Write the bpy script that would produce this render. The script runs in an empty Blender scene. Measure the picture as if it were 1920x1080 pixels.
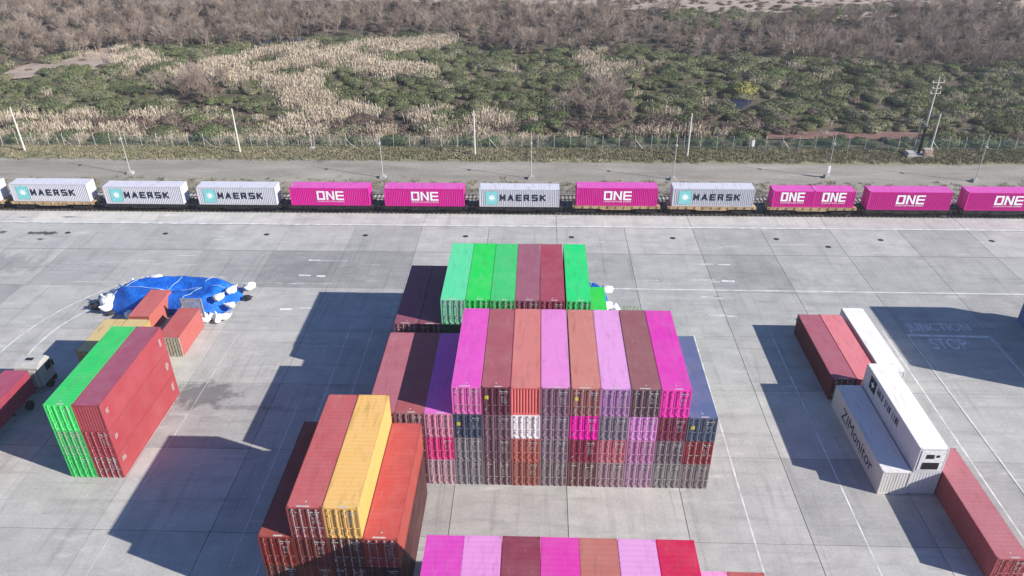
import bpy, math, random
import numpy as np
from mathutils import Vector, Matrix
random.seed(7); rng = np.random.default_rng(11)
scn = bpy.context.scene
COL = scn.collection

# ---------------------------------------------------------------- camera, sky, sun, exposure
F_PX, PITCH, YAW, ROLL, CAM_H = 1424.2586, 0.534179, -0.0372551, -0.007784, 49.82047
cp, sp, cy, sy = math.cos(PITCH), math.sin(PITCH), math.cos(YAW), math.sin(YAW)
fw = Vector((sy*cp, cy*cp, -sp)); rt = Vector((cy, -sy, 0)); up = rt.cross(fw)
r2 = rt*math.cos(ROLL) + up*math.sin(ROLL); u2 = -rt*math.sin(ROLL) + up*math.cos(ROLL)
cd = bpy.data.cameras.new('camera'); cam = bpy.data.objects.new('camera', cd); COL.objects.link(cam)
cam.matrix_world = Matrix(((r2.x, u2.x, -fw.x, 0), (r2.y, u2.y, -fw.y, 0), (r2.z, u2.z, -fw.z, CAM_H), (0, 0, 0, 1)))
cd.sensor_width = 36; cd.lens = F_PX/1920*36; cd.clip_start = 1; cd.clip_end = 6000
scn.camera = cam
scn.render.resolution_x, scn.render.resolution_y = 1024, 576
SUN = Vector((1.72, -0.63, 1.0)).normalized()
elev = math.asin(SUN.z); azi = math.atan2(SUN.x, SUN.y)
w = bpy.data.worlds.new('World'); scn.world = w; w.use_nodes = True
nt = w.node_tree; bg = nt.nodes['Background']
sky = nt.nodes.new('ShaderNodeTexSky'); sky.sky_type = 'NISHITA'; sky.sun_disc = False
sky.sun_elevation = elev; sky.sun_rotation = azi; sky.altitude = 20; sky.air_density = 1.0; sky.dust_density = 0.2; sky.ozone_density = 2.5
tint = nt.nodes.new('ShaderNodeMix'); tint.data_type = 'RGBA'; tint.blend_type = 'MULTIPLY'; tint.inputs[0].default_value = 1
tint.inputs[7].default_value = (.80, .96, 1.26, 1)
nt.links.new(sky.outputs[0], tint.inputs[6]); nt.links.new(tint.outputs[2], bg.inputs[0]); bg.inputs[1].default_value = 0.068
sl = bpy.data.lights.new('sun', 'SUN'); sl.energy = 5.0; sl.angle = math.radians(0.5); sl.color = (1.0, 0.94, 0.835)
sun = bpy.data.objects.new('sun', sl); COL.objects.link(sun); sun.rotation_euler = SUN.to_track_quat('Z', 'Y').to_euler()
sun.location = (120, -40, 120)
scn.view_settings.view_transform = 'Standard'; scn.view_settings.look = 'None'
scn.view_settings.exposure = 0.68; scn.view_settings.gamma = 1.0; scn.view_settings.use_curve_mapping = False

# ---------------------------------------------------------------- helpers
def lin(c): c /= 255.0; return c/12.92 if c <= 0.04045 else ((c+0.055)/1.055)**2.4
def rgb(r, g, b, k=1.0): return (min(lin(r)/k, .85), min(lin(g)/k, .85), min(lin(b)/k, .85), 1)
KT, KF = 1.27, 0.95             # how bright a sunlit top / a front face comes out at base colour 1
class MB:
    """collects polygons, builds one mesh"""
    def __init__(s): s.v = []; s.f = []
    def add(s, vs, fs):
        n = len(s.v); s.v += [tuple(p) for p in vs]; s.f += [tuple(i+n for i in f) for f in fs]
    def box(s, x0, x1, y0, y1, z0, z1):
        s.add([(x0,y0,z0),(x1,y0,z0),(x1,y1,z0),(x0,y1,z0),(x0,y0,z1),(x1,y0,z1),(x1,y1,z1),(x0,y1,z1)],
              [(0,3,2,1),(4,5,6,7),(0,1,5,4),(1,2,6,5),(2,3,7,6),(3,0,4,7)])
    def quad(s, a, b, c, d): s.add([a, b, c, d], [(0,1,2,3)])
    def tube(s, a, b, ra, rb=None, n=6, caps=True):
        a = Vector(a); b = Vector(b); rb = ra if rb is None else rb
        d = (b-a).normalized(); q = Vector((0,0,1)) if abs(d.z) < .9 else Vector((1,0,0))
        e1 = d.cross(q).normalized(); e2 = d.cross(e1)
        vs = []
        for P, r in ((a, ra), (b, rb)):
            for i in range(n):
                t = 2*math.pi*i/n; vs.append(P+e1*math.cos(t)*r+e2*math.sin(t)*r)
        fs = [(i, (i+1) % n, n+(i+1) % n, n+i) for i in range(n)]
        if caps: fs += [tuple(range(n))[::-1], tuple(range(n, 2*n))]
        s.add(vs, fs)
    def prism(s, pts, h0, h1, ax='z'):
        """outline pts (2D) pushed from h0 to h1 along an axis"""
        n = len(pts)
        def P(p, h): return {'z': (p[0], p[1], h), 'y': (p[0], h, p[1]), 'x': (h, p[0], p[1])}[ax]
        s.add([P(p, h0) for p in pts]+[P(p, h1) for p in pts],
              [tuple(range(n))[::-1], tuple(range(n, 2*n))]+[(i, (i+1) % n, n+(i+1) % n, n+i) for i in range(n)])
    def mesh(s, name, mat=None, smooth=False):
        me = bpy.data.meshes.new(name); me.from_pydata(s.v, [], s.f); me.update()
        if mat: me.materials.append(mat)
        if smooth: me.polygons.foreach_set('use_smooth', [True]*len(me.polygons))
        return me
def link(name, data, parent=None, loc=(0,0,0), color=None):
    o = bpy.data.objects.new(name, data); COL.objects.link(o)
    if parent: o.parent = parent
    o.location = loc
    if color: o.color = color
    return o
def tag(o, label=None, cat=None, group=None, kind=None):
    for k, v in (('label', label), ('category', cat), ('group', group), ('kind', kind)):
        if v: o[k] = v
    return o
def thing(name, label, cat, loc=(0,0,0), rz=0, group=None):
    o = link(name, None, None, loc); o.rotation_euler.z = rz; o.empty_display_size = .5
    return tag(o, label, cat, group)

# ---------------------------------------------------------------- materials
def newmat(name, rough=.7, metal=0.0):
    m = bpy.data.materials.new(name); m.use_nodes = True
    b = m.node_tree.nodes['Principled BSDF']; b.inputs['Specular IOR Level'].default_value = .22; b.inputs['Roughness'].default_value = rough; b.inputs['Metallic'].default_value = metal
    return m, m.node_tree, b
def N(nt, t, **kw):
    n = nt.nodes.new(t)
    for k, v in kw.items():
        if k.startswith('i_'): n.inputs[k[2:].replace('_', ' ')].default_value = v
        else: setattr(n, k, v)
    return n
def noise(nt, vec, scale, detail=4, rough=.55, dist=0):
    n = N(nt, 'ShaderNodeTexNoise'); n.inputs['Scale'].default_value = scale; n.inputs['Detail'].default_value = detail
    n.inputs['Roughness'].default_value = rough; n.inputs['Distortion'].default_value = dist
    if vec is not None: nt.links.new(vec, n.inputs['Vector'])
    return n.outputs['Fac']
def ramp(nt, fac, stops):
    r = N(nt, 'ShaderNodeValToRGB'); cr = r.color_ramp
    while len(cr.elements) < len(stops): cr.elements.new(.5)
    for e, (p, c) in zip(cr.elements, stops): e.position = p; e.color = c if len(c) == 4 else (*c, 1)
    nt.links.new(fac, r.inputs[0]); return r.outputs[0]
def mix(nt, fac, a, b, mode='MIX'):
    m = N(nt, 'ShaderNodeMix', data_type='RGBA', blend_type=mode)
    for s, v in ((m.inputs[0], fac), (m.inputs[6], a), (m.inputs[7], b)):
        if isinstance(v, (int, float)): s.default_value = v
        elif isinstance(v, tuple): s.default_value = v if len(v) == 4 else (*v, 1)
        else: nt.links.new(v, s)
    return m.outputs[2]
def math_(nt, op, a, b=0.0):
    m = N(nt, 'ShaderNodeMath', operation=op)
    for s, v in ((m.inputs[0], a), (m.inputs[1], b)):
        if isinstance(v, (int, float)): s.default_value = v
        else: nt.links.new(v, s)
    return m.outputs[0]
def scaled(nt, vec, sc):
    m = N(nt, 'ShaderNodeMapping'); m.inputs['Scale'].default_value = sc; nt.links.new(vec, m.inputs['Vector']); return m.outputs[0]
def bump(nt, b, h, strength, dist=.05):
    n = N(nt, 'ShaderNodeBump'); n.inputs['Strength'].default_value = strength; n.inputs['Distance'].default_value = dist
    nt.links.new(h, n.inputs['Height']); nt.links.new(n.outputs[0], b.inputs['Normal'])
def flat(name, c, rough=.6, metal=0.0, var=.18, scale=3.0):
    m, t, b = newmat(name, rough, metal)
    geo = N(t, 'ShaderNodeNewGeometry')
    f = noise(t, geo.outputs['Position'], scale, 5)
    lo = tuple(x*(1-var) for x in c[:3]); hi = tuple(min(1, x*(1+var)) for x in c[:3])
    t.links.new(ramp(t, f, [(.3, lo), (.7, hi)]), b.inputs['Base Color']); return m

def paint_mat(name, rough=.5, roof=False):
    m, t, b = newmat(name, rough)
    oi = N(t, 'ShaderNodeObjectInfo'); geo = N(t, 'ShaderNodeNewGeometry'); tc = N(t, 'ShaderNodeTexCoord')
    P = geo.outputs['Position']
    c = oi.outputs['Color']
    n1 = noise(t, scaled(t, P, (.5, .5, .5)), 1.0, 5, .6)
    c = mix(t, ramp(t, n1, [(.35, (0,0,0)), (.7, (1,1,1))]), c, mix(t, .045, c, (.55,.52,.5,1)))      # chalky fading
    st = noise(t, scaled(t, P, (5, 5, .35)) if not roof else scaled(t, P, (1.6, .25, 1)), 1.6, 4, .65)
    c = mix(t, math_(t, 'MULTIPLY', ramp(t, st, [(.54, (0,0,0)), (.78, (1,1,1))]), .42), c, (.10,.06,.045,1))   # grime streaks
    ru = noise(t, P, 2.3 if roof else 3.5, 7, .7)
    c = mix(t, math_(t, 'MULTIPLY', ramp(t, ru, [(.635, (0,0,0)), (.72, (1,1,1))]), .5), c, (.13,.05,.025,1))    # rust patches
    if roof:
        wn = noise(t, scaled(t, P, (2.2, .5, 1)), 1.3, 6, .7, .8)
        c = mix(t, math_(t, 'MULTIPLY', ramp(t, wn, [(.57, (0,0,0)), (.66, (1,1,1))]), .08), c, (.6,.57,.55,1))     # worn, chalky drag marks
        pd = noise(t, scaled(t, P, (.9, .35, 1)), 1.1, 4, .6, .5)
        c = mix(t, math_(t, 'MULTIPLY', ramp(t, pd, [(.60, (0,0,0)), (.64, (1,1,1)), (.70, (.4,.4,.4))]), .10), c, (.09,.06,.055,1))   # dried puddle rims
        dn = noise(t, scaled(t, P, (.8, .8, .8)), .9, 3, .5)
        c = mix(t, math_(t, 'MULTIPLY', ramp(t, dn, [(.4, (0,0,0)), (.75, (1,1,1))]), .05), c, (.62,.58,.54,1))  # dust
    t.links.new(c, b.inputs['Base Color'])
    t.links.new(ramp(t, n1, [(.3, (rough-.1,)*3), (.7, (min(1, rough+.18),)*3)]), b.inputs['Roughness'])
    bump(t, b, noise(t, P, 1.4, 3), .12, .05)
    return m
M_PAINT = paint_mat('container_paint', .5); M_ROOF = paint_mat('roof_paint', .62, True)
M_ROD = flat('galvanised_rod', (.40,.36,.38), .45, .2, .25, 5)
M_MARK = flat('stencil_white', (.46,.46,.45), .7, 0, .2, 6)
M_YEL = flat('yellow_sticker', (.65,.55,.06), .6)
M_BLK = flat('black_gasket', (.02,.02,.022), .6)
M_WHT = flat('white_lettering', (.85,.85,.85), .6, 0, .05)
M_NAVY = flat('dark_lettering', (.012,.02,.045), .6, 0, .1)
M_TEAL = flat('teal_panel', (.22,.60,.60), .6, 0, .1)
M_STEEL = flat('dark_steel', (.028,.026,.028), .6, .2, .4, 2)
M_YSTEEL = flat('ochre_wagon_paint', (.40,.28,.16), .65, 0, .35, 1.2)
M_RAIL = flat('rail_steel', (.16,.13,.12), .4, .7, .2)
M_CONC = flat('pale_concrete', (.40,.39,.38), .9, 0, .2, 2)
M_FAINT = flat('faded_lettering_paint', (.62,.63,.64), .85, 0, .3, .9)
M_PAINTL = flat('worn_road_paint', (.62,.63,.64), .8, 0, .3, .9)

# concrete slabs: per-slab tone, dirt, tyre marks, stains with their own outline
def slab_mat():
    m, t, b = newmat('slab_concrete', .85)
    oi = N(t, 'ShaderNodeObjectInfo'); geo = N(t, 'ShaderNodeNewGeometry'); P = geo.outputs['Position']
    big = noise(t, P, .05, 5, .6); med = noise(t, P, .35, 6, .62); fine = noise(t, P, 4, 5, .6)
    c = ramp(t, med, [(.32, (.29,.292,.294)), (.5, (.415,.413,.407)), (.7, (.54,.533,.52))])
    c = mix(t, .42, c, ramp(t, big, [(.3, (.32,.322,.325)), (.7, (.49,.488,.48))]))
    tone = ramp(t, oi.outputs['Random'], [(0, (.78,.78,.785)), (.5, (.95,.95,.95)), (1, (1.12,1.11,1.085))])
    c = mix(t, 1.0, c, tone, 'MULTIPLY')
    c = mix(t, .25, c, ramp(t, fine, [(.3, (.2,.2,.2)), (.7, (.5,.49,.48))]))
    ty = noise(t, scaled(t, P, (.09, 1.1, 1)), 1.0, 5, .65, .4)       # tyre streaks along the lanes
    c = mix(t, math_(t, 'MULTIPLY', ramp(t, ty, [(.53, (0,0,0)), (.68, (1,1,1))]), .26), c, (.15,.15,.155,1))
    ty2 = noise(t, scaled(t, P, (1.3, .07, 1)), 1.0, 5, .65, .4)
    c = mix(t, math_(t, 'MULTIPLY', ramp(t, ty2, [(.54, (0,0,0)), (.68, (1,1,1))]), .28), c, (.16,.16,.165,1))
    pl = noise(t, scaled(t, P, (.25, .8, 1)), .8, 6, .7)              # pale scuffs
    c = mix(t, math_(t, 'MULTIPLY', ramp(t, pl, [(.57, (0,0,0)), (.70, (1,1,1))]), .55), c, (.56,.55,.54,1))
    warp = noise(t, P, .9, 5, .65)
    for (x, y, rx, ry, k, col) in [(-73, 98.6, 3.4, .8, .95, (.06,.06,.065)), (-79.5, 98.8, 1.2, .55, .9, (.07,.07,.07)), (-72.4, 96.7, 1.0, .4, .9, (.07,.07,.07)),
            (-72.2, 104.2, 1.9, .4, .85, (.09,.09,.09)), (-75, 89, 9, 3.5, .35, (.12,.12,.13)), (-34.8, 61.6, 4.2, 2.4, .68, (.10,.10,.11)), (-29.5, 59.6, 4.5, .5, .5, (.13,.13,.14)),
            (-30, 88, 6, 4, .25, (.16,.16,.16)), (30, 88.5, 7, 3.5, .2, (.17,.17,.175)), (16, 79, 5, 3, .15, (.2,.2,.2)), (-79.6, 104, 1.1, .25, .8, (.1,.1,.1))]:
        sub = N(t, 'ShaderNodeVectorMath', operation='SUBTRACT'); t.links.new(P, sub.inputs[0]); sub.inputs[1].default_value = (x, y, 0)
        mul = N(t, 'ShaderNodeVectorMath', operation='MULTIPLY'); t.links.new(sub.outputs[0], mul.inputs[0]); mul.inputs[1].default_value = (1/rx, 1/ry, 0)
        ln = N(t, 'ShaderNodeVectorMath', operation='LENGTH'); t.links.new(mul.outputs[0], ln.inputs[0])
        d = math_(t, 'ADD', ln.outputs['Value'], math_(t, 'MULTIPLY', math_(t, 'SUBTRACT', warp, .5), 2.6))
        msk = ramp(t, d, [(.55, (1,1,1)), (1.05 if k < .7 else .7, (0,0,0))])
        c = mix(t, math_(t, 'MULTIPLY', msk, k), c, (*col, 1))
    c = mix(t, 1.0, c, oi.outputs['Color'], 'MULTIPLY')
    t.links.new(c, b.inputs['Base Color'])
    bump(t, b, fine, .15, .02)
    return m
M_SLAB = slab_mat()

def ground_mat():
    m, t, b = newmat('scrubland_soil', .95)
    P = N(t, 'ShaderNodeNewGeometry').outputs['Position']
    a = noise(t, P, .05, 8, .65); c2 = noise(t, P, .6, 7, .7)
    c = mix(t, .5, ramp(t, a, [(.35, (.045,.05,.025)), (.5, (.10,.085,.06)), (.65, (.17,.14,.10))]), ramp(t, c2, [(.3, (.04,.042,.025)), (.7, (.2,.16,.12))]))
    t.links.new(c, b.inputs['Base Color']); bump(t, b, c2, .6, .3); return m
def sheet_mat(name, stops, s1, s2, bs=.4, streak=None):
    m, t, b = newmat(name, .95)
    P = N(t, 'ShaderNodeNewGeometry').outputs['Position']
    v = scaled(t, P, streak) if streak else P
    f = math_(t, 'ADD', math_(t, 'MULTIPLY', noise(t, v, s1, 7, .65), .6), math_(t, 'MULTIPLY', noise(t, P, s2, 6, .75), .4))
    t.links.new(ramp(t, f, stops), b.inputs['Base Color']); bump(t, b, noise(t, P, s2, 6, .75), bs, .15); return m
M_SOIL = ground_mat()
M_GRAVEL = sheet_mat('grey_gravel', [(.3, (.165,.15,.125)), (.45, (.27,.25,.218)), (.55, (.33,.308,.272)), (.68, (.43,.40,.365))], .25, 3.0, .4, (.25,1,1))
M_BALLAST = sheet_mat('track_ballast', [(.35, (.05,.048,.045)), (.47, (.17,.16,.155)), (.56, (.27,.26,.25)), (.68, (.45,.43,.42))], 1.2, 7.0, 1.0)
M_VERGE = sheet_mat('verge_turf', [(.33, (.12,.13,.07)), (.45, (.23,.21,.15)), (.53, (.25,.25,.15)), (.65, (.36,.31,.25))], .3, 1.6, .6, (.4,1,1))
M_SAND = sheet_mat('pale_dry_grass', [(.32, (.20,.155,.125)), (.5, (.37,.295,.245)), (.68, (.50,.41,.34))], .12, 1.1, .5)
M_RED = sheet_mat('reddish_sedge', [(.3, (.10,.06,.05)), (.5, (.21,.115,.10)), (.7, (.28,.2,.17))], .4, 2.0, .6)
M_WATER, _t, _b = newmat('pond_water', .12); _b.inputs['Base Color'].default_value = (.015,.025,.07,1)

# ---------------------------------------------------------------- ground, yard, track bed
def sheet(name, poly, z, mat, sub=0, jit=0):
    m = MB()
    pts = []
    n = len(poly)
    for i in range(n):
        a = poly[i]; b2 = poly[(i+1) % n]
        k = max(1, int(math.dist(a, b2)/sub)) if sub else 1
        for j in range(k):
            t = j/k; pts.append((a[0]+(b2[0]-a[0])*t+random.uniform(-jit, jit), a[1]+(b2[1]-a[1])*t+random.uniform(-jit, jit)*.7))
    m.add([(x, y, z) for x, y in pts], [tuple(range(len(pts)))])
    return tag(link(name, m.mesh(name, mat)), kind='structure')
def terrain():
    nx, ny = 90, 90
    m = MB(); X = np.concatenate([np.linspace(-2500, -320, 12), np.linspace(-300, 300, 66), np.linspace(320, 2500, 12)])
    Y = np.concatenate([np.linspace(-600, 120, 8), np.linspace(136.5, 420, 62), np.linspace(440, 3500, 20)])
    vs = []
    for y in Y:
        for x in X:
            h = 0 if y < 137 else min(1, (y-137)/40)*(.1*math.sin(x*.11+y*.05)+.1*math.sin(y*.17-x*.04)+.08*math.sin(x*.31))
            h += max(0, (y-420))*.01
            vs.append((x, y, -0.14+(h if y > 137 else 0)))
    n = len(X)
    m.add(vs, [(j*n+i, j*n+i+1, (j+1)*n+i+1, (j+1)*n+i) for j in range(len(Y)-1) for i in range(n-1)])
    return tag(link('ground', m.mesh('ground', M_SOIL, True)), kind='structure')
terrain()
ZONES = {
    'REED': [[(-92.7, 191.2), (-83.3, 205.0), (-67.8, 217.3), (-25.2, 228.9), (-20.7, 213.1), (-38.6, 205.3), (-45.0, 201.2), (-21.6, 192.8), (-26.8, 181.0), (-43.4, 186.6), (-50.0, 192.6), (-52.7, 181.7), (-55.2, 171.8), (-73.2, 176.9), (-86.3, 177.7)], [(-60.3, 164.3), (-51.4, 176.2), (-41.3, 164.5), (-28.1, 156.3), (-16.4, 164.8), (-5.5, 155.5), (-3.6, 146.4), (-39.1, 144.6), (-55.5, 149.0)], [(-114.5, 154.2), (-93.7, 158.9), (-77.7, 157.2), (-72.5, 148.8), (-90.1, 147.2), (-109.1, 145.6)], [(-71.4, 157.3), (-65.6, 162.3), (-60.5, 152.4), (-68.7, 148.8)], [(-108.5, 144.6), (-54.6, 146.3), (-0.9, 143.9), (9.3, 140.3), (-104.8, 138.7)], [(10.8, 211.4), (16.5, 200.0), (27.3, 198.4), (15.3, 182.3), (9.3, 192.0)], [(56.7, 196.5), (64.1, 189.9), (71.5, 186.5), (67.5, 180.0), (57.3, 183.6)], [(19.7, 151.3), (31.9, 153.5), (46.0, 149.0), (44.4, 140.8), (17.6, 141.7)], [(-125.7, 207.7), (-114.3, 215.2), (-100.7, 204.9), (-96.4, 188.6), (-112.5, 196.4)]] ,
    'SAND': [[(-134.3, 186.8), (-132.3, 196.3), (-126.5, 198.5), (-124.2, 207.8), (-119.7, 215.2), (-113.1, 212.7), (-111.9, 205.4), (-105.3, 197.5), (-109.9, 195.3), (-110.0, 188.5), (-122.3, 193.6), (-123.9, 182.0), (-128.6, 181.0)]] ,
    'BARE': [[(-198.4, 288.0), (-103.0, 287.5), (-87.3, 287.4), (-39.6, 279.0), (-2.1, 269.2), (40.5, 265.4), (37.9, 234.7), (80.4, 246.0), (132.0, 271.6), (156.7, 262.5), (118.1, 190.3), (93.2, 197.8), (66.7, 198.7), (38.7, 209.8), (7.2, 211.4), (-7.1, 203.7), (-22.6, 217.5), (-26.9, 230.3), (-67.1, 226.0), (-83.3, 217.9), (-101.1, 212.8), (-121.2, 207.8), (-128.2, 199.0), (-134.3, 185.8)], [(9.0, 169.1), (13.4, 172.5), (19.1, 168.4), (18.7, 152.3), (12.9, 147.9), (7.7, 152.2)], [(-89.9, 186.2), (-77.0, 183.9), (-70.1, 158.4), (-81.0, 162.1)]] ,
    'BROWN': [[(-106.7, 149.0), (-78.1, 150.0), (-41.8, 147.2), (-1.0, 148.4), (48.0, 152.7), (46.9, 144.5), (-0.9, 142.0), (-54.0, 144.4), (-101.4, 143.7)], [(-39.2, 155.1), (-25.2, 151.8), (-24.3, 145.8), (-41.5, 145.5)]] ,
    'FIELD': [[(-124.1, 367.0), (-98.0, 284.3), (-74.8, 284.2), (-47.7, 283.0), (-20.6, 274.9), (8.8, 272.9), (46.9, 261.8), (51.0, 265.4), (58.4, 258.3), (82.0, 263.5), (113.0, 272.6), (155.8, 266.9), (222.5, 265.0), (294.5, 360.4)], [(88.5, 256.6), (110.2, 265.2), (116.4, 254.9), (98.0, 250.0)], [(-173.9, 337.1), (-132.6, 336.6), (-114.8, 277.3), (-140.7, 275.4)]] ,
    'RED': [[(44.3, 143.9), (51.1, 144.9), (65.7, 145.4), (81.6, 144.4), (89.1, 143.3), (85.0, 141.1), (43.5, 140.8)]] ,
    'POND': [[(41.3, 166.2), (44.2, 167.0), (46.5, 165.5), (44.3, 160.1), (41.0, 159.3)], [(-83.9, 220.5), (-75.7, 223.2), (-67.9, 226.0), (-66.8, 219.3), (-76.8, 216.7)]] ,
    'YELLOW': [[(41.8, 172.8), (48.8, 174.5), (47.3, 167.1), (41.1, 165.4)]] ,

}
tag(link('yard_foundation', (lambda m: (m.box(-260, 260, -60, 106.36, -.13, -.05), m.mesh('yard_foundation', flat('joint_filler', (.15,.15,.152), .9)))[1])(MB())), kind='structure')
yard = thing('container_yard', None, None); yard['kind'] = 'structure'
G = .06
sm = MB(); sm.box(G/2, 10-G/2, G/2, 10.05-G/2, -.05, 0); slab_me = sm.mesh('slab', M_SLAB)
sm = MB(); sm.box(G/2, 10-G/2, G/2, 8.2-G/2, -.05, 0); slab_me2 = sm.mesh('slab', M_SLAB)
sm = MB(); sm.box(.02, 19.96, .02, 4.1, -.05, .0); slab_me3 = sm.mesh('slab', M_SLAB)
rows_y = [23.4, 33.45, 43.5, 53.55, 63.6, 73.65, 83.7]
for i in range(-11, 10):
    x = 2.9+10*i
    for y in rows_y: link('slab', slab_me, yard, (x, y, 0), (.82,.82,.83,1) if (i, y) in ((-4, 83.7), (-3, 83.7), (2, 83.7), (-8, 73.65)) else ((1,1,1,1) if y > 64 else (1.07,1.06,1.045,1)))  # near rows paler, warmer: their brighter light is put into the slab colour
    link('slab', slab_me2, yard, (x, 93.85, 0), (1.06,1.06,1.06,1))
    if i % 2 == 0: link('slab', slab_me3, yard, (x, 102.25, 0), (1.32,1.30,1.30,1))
far = MB()
far.box(-260, -107.15, -60, 106.35, -.05, 0); far.box(102.95, 260, -60, 106.35, -.05, 0); far.box(-107.1, 102.9, -60, 23.35, -.05, 0)
tag(link('outer_pavement', far.mesh('outer_pavement', M_SLAB)), kind='structure')
# painted lines and lettering on the concrete (4 mm above it)
def line(x0, y0, x1, y1, wd=.15, name='lane_marking'):
    d = Vector((x1-x0, y1-y0, 0)).normalized(); n = Vector((-d.y, d.x, 0))*wd/2
    m = MB(); L = math.dist((x0, y0), (x1, y1)); k = 1
    a = Vector((x0, y0, .004)); b2 = Vector((x1, y1, .004))
    m.quad(a-n, b2-n, b2+n, a+n)
    return tag(link(name, m.mesh(name, M_PAINTL)), kind='structure')
line(-110, 102.3, 103, 102.3, .34)
line(9.0, 84.3, 62, 84.0, .2); line(-62, 84.6, -26, 84.75, .07)
for a in [(-22, 75.2, -21.85, 36, .1), (-19.3, 74.6, -18.9, 36, .1), (-34.9, 73.0, -35.3, 36, .05), (18.35, 73.9, 18.1, 34, .14), (27.35, 74.5, 27.25, 34, .12),
          (40.5, 75.3, 40.2, 34, .14), (43.05, 74.4, 43.1, 34, .14), (52.3, 74.3, 52.4, 34, .14), (38.3, 76, 38.1, 34, .1), (-24.3, 60, -24.2, 40, .08)]:
    line(*a)
line(43.0, 74.45, 52.4, 74.3, .42)
for (x, y, l, wd) in [(21.3,91.1,2.6,.2),(24.6,91.05,1.6,.28),(20.4,86.75,3.0,.16),(24.1,86.6,1.7,.42),(22.6,86.3,1.3,.12),(20.6,82.5,3.0,.16),(22.3,82.4,1.2,.4),(20.9,78.2,2.2,.3),(22.8,78.1,1.4,.22),
                      (-31.4,91.1,1.5,.35),(-30,91.0,4,.1),(-31.6,86.9,1.6,.36),(-29.2,86.7,1.2,.42),(-36.7,84.7,3,.14),(-33.2,84.7,1.9,.16),(-30.4,84.8,1.6,.18),(-31.6,78.4,1.5,.42),(-29.2,78.7,1.6,.2),
                      (-47,97,3,.1),(-56,90.5,3.4,.1),(-50,92,2.4,.12),(14,86.6,2,.12),(33,97,6,.12)]:
    line(x, y, x+l, y+random.uniform(-.1, .1), wd)
def arc(cx, cy2, r, a0, a1, wd=.12):
    m = MB(); k = 24; vs = []
    for i in range(k+1):
        t = math.radians(a0+(a1-a0)*i/k)
        for rr in (r-wd/2, r+wd/2): vs.append((cx+rr*math.cos(t), cy2+rr*math.sin(t), .004))
    m.add(vs, [(2*i, 2*i+1, 2*i+3, 2*i+2) for i in range(k)])
    tag(link('lane_marking', m.mesh('lane_marking', M_PAINTL)), kind='structure')
arc(-38.5, 68.5, 22.2, 128, 180, .16); arc(-42.0, 70, 15.4, 150, 196, .2)
_txt = {}
def text_mesh(s, w_, h_, mat, bold=.0, depth=.006, shear=0):
    key = (s, w_, h_, mat.name)
    if key in _txt: return _txt[key]
    cu = bpy.data.curves.new('t', 'FONT'); cu.body = s; cu.offset = bold; cu.extrude = .0; cu.resolution_u = 3
    cu.space_character = 1.1 if bold else 1.0
    o = bpy.data.objects.new('t', cu); COL.objects.link(o)
    bpy.context.view_layer.update()
    me = bpy.data.meshes.new_from_object(o.evaluated_get(bpy.context.evaluated_depsgraph_get()))
    bpy.data.objects.remove(o); bpy.data.curves.remove(cu)
    co = np.array([v.co[:] for v in me.vertices]); mn = co.min(0); mx = co.max(0)
    for v in me.vertices:
        v.co = ((v.co.x-mn[0])/(mx[0]-mn[0])*w_, (v.co.y-mn[1])/(mx[1]-mn[1])*h_, 0)
    me.name = 'lettering'; me.materials.clear(); me.materials.append(mat); _txt[key] = me; return me
def ground_text(s, x, y, w_, h_):
    o = link('ground_lettering', text_mesh(s, w_, h_, M_FAINT), None, (x, y, .005)); return tag(o, kind='structure')
ground_text('JUNCTION', 43.6, 74.95, 7.3, 2.1); ground_text('STOP', 45.0, 71.7, 4.0, 2.15)
# drain covers
dm = MB(); dm.prism([(.42*math.cos(i*math.pi/5), .36*math.sin(i*math.pi/5)) for i in range(10)], 0.0, .012); dme = dm.mesh('drain_cover', flat('cast_iron', (.035,.033,.03), .7))
NTH = 'first second third fourth fifth sixth seventh eighth ninth tenth eleventh twelfth thirteenth fourteenth fifteenth sixteenth seventeenth eighteenth nineteenth twentieth twenty-first twenty-second twenty-third twenty-fourth twenty-fifth twenty-sixth'.split()
for i, x in enumerate((-69.5, -54.8, -39.7, -25.1, -10.4, 5.0, 19.6, 34.4, 49.2, 64.8)):
    tag(link('drain_cover', dme, None, (x, 98.8, 0)), f'small dark drain cover, {NTH[i]} from the left in the row alongside the train', 'drain cover', 'drain covers along the train')
tag(link('drain_cover', dme, None, (41.05, 96.5, 0)), 'dark iron drain cover set out of the row, nearer the slab joint on the right', 'drain cover')

# track bed and verge
bm_ = MB(); bm_.add([(-320,106.4,-.04),(320,106.4,-.04),(320,114.2,-.02),(-320,114.2,-.02),(320,116.5,-.10),(-320,116.5,-.10)], [(0,1,2,3),(3,2,4,5)])
tag(link('ballast_bed', bm_.mesh('ballast_bed', M_BALLAST)), kind='structure')
sheet('gravel_track', [(-320,115.5),(320,114.6),(320,129.2),(-320,130.6)], -.09, M_GRAVEL, 4, .35)
sheet('grass_verge', [(-320,130.1),(0,128.7),(320,126.8),(320,136.9),(-320,137.2)], -.082, M_VERGE, 3, .5)
for i, pz in enumerate(ZONES['SAND']+ZONES['FIELD']): sheet('dry_grass_field', pz, .26, M_SAND, 4, 1.2)
for pz in ZONES['RED']: sheet('red_sedge_strip', pz, .22, M_RED, 3, .3)
for pz in ZONES['POND']: sheet('pond_water', pz, .24, M_WATER, 2, .4)
def lathe(m, prof, cx, cy2, n=10):
    vs = [(cx+r*math.cos(2*math.pi*i/n), cy2+r*math.sin(2*math.pi*i/n), z) for r, z in prof for i in range(n)]
    m.add(vs, [(k*n+i, k*n+(i+1) % n, (k+1)*n+(i+1) % n, (k+1)*n+i) for k in range(len(prof)-1) for i in range(n)]+[tuple(range(n))[::-1], tuple(range((len(prof)-1)*n, len(prof)*n))])
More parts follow.
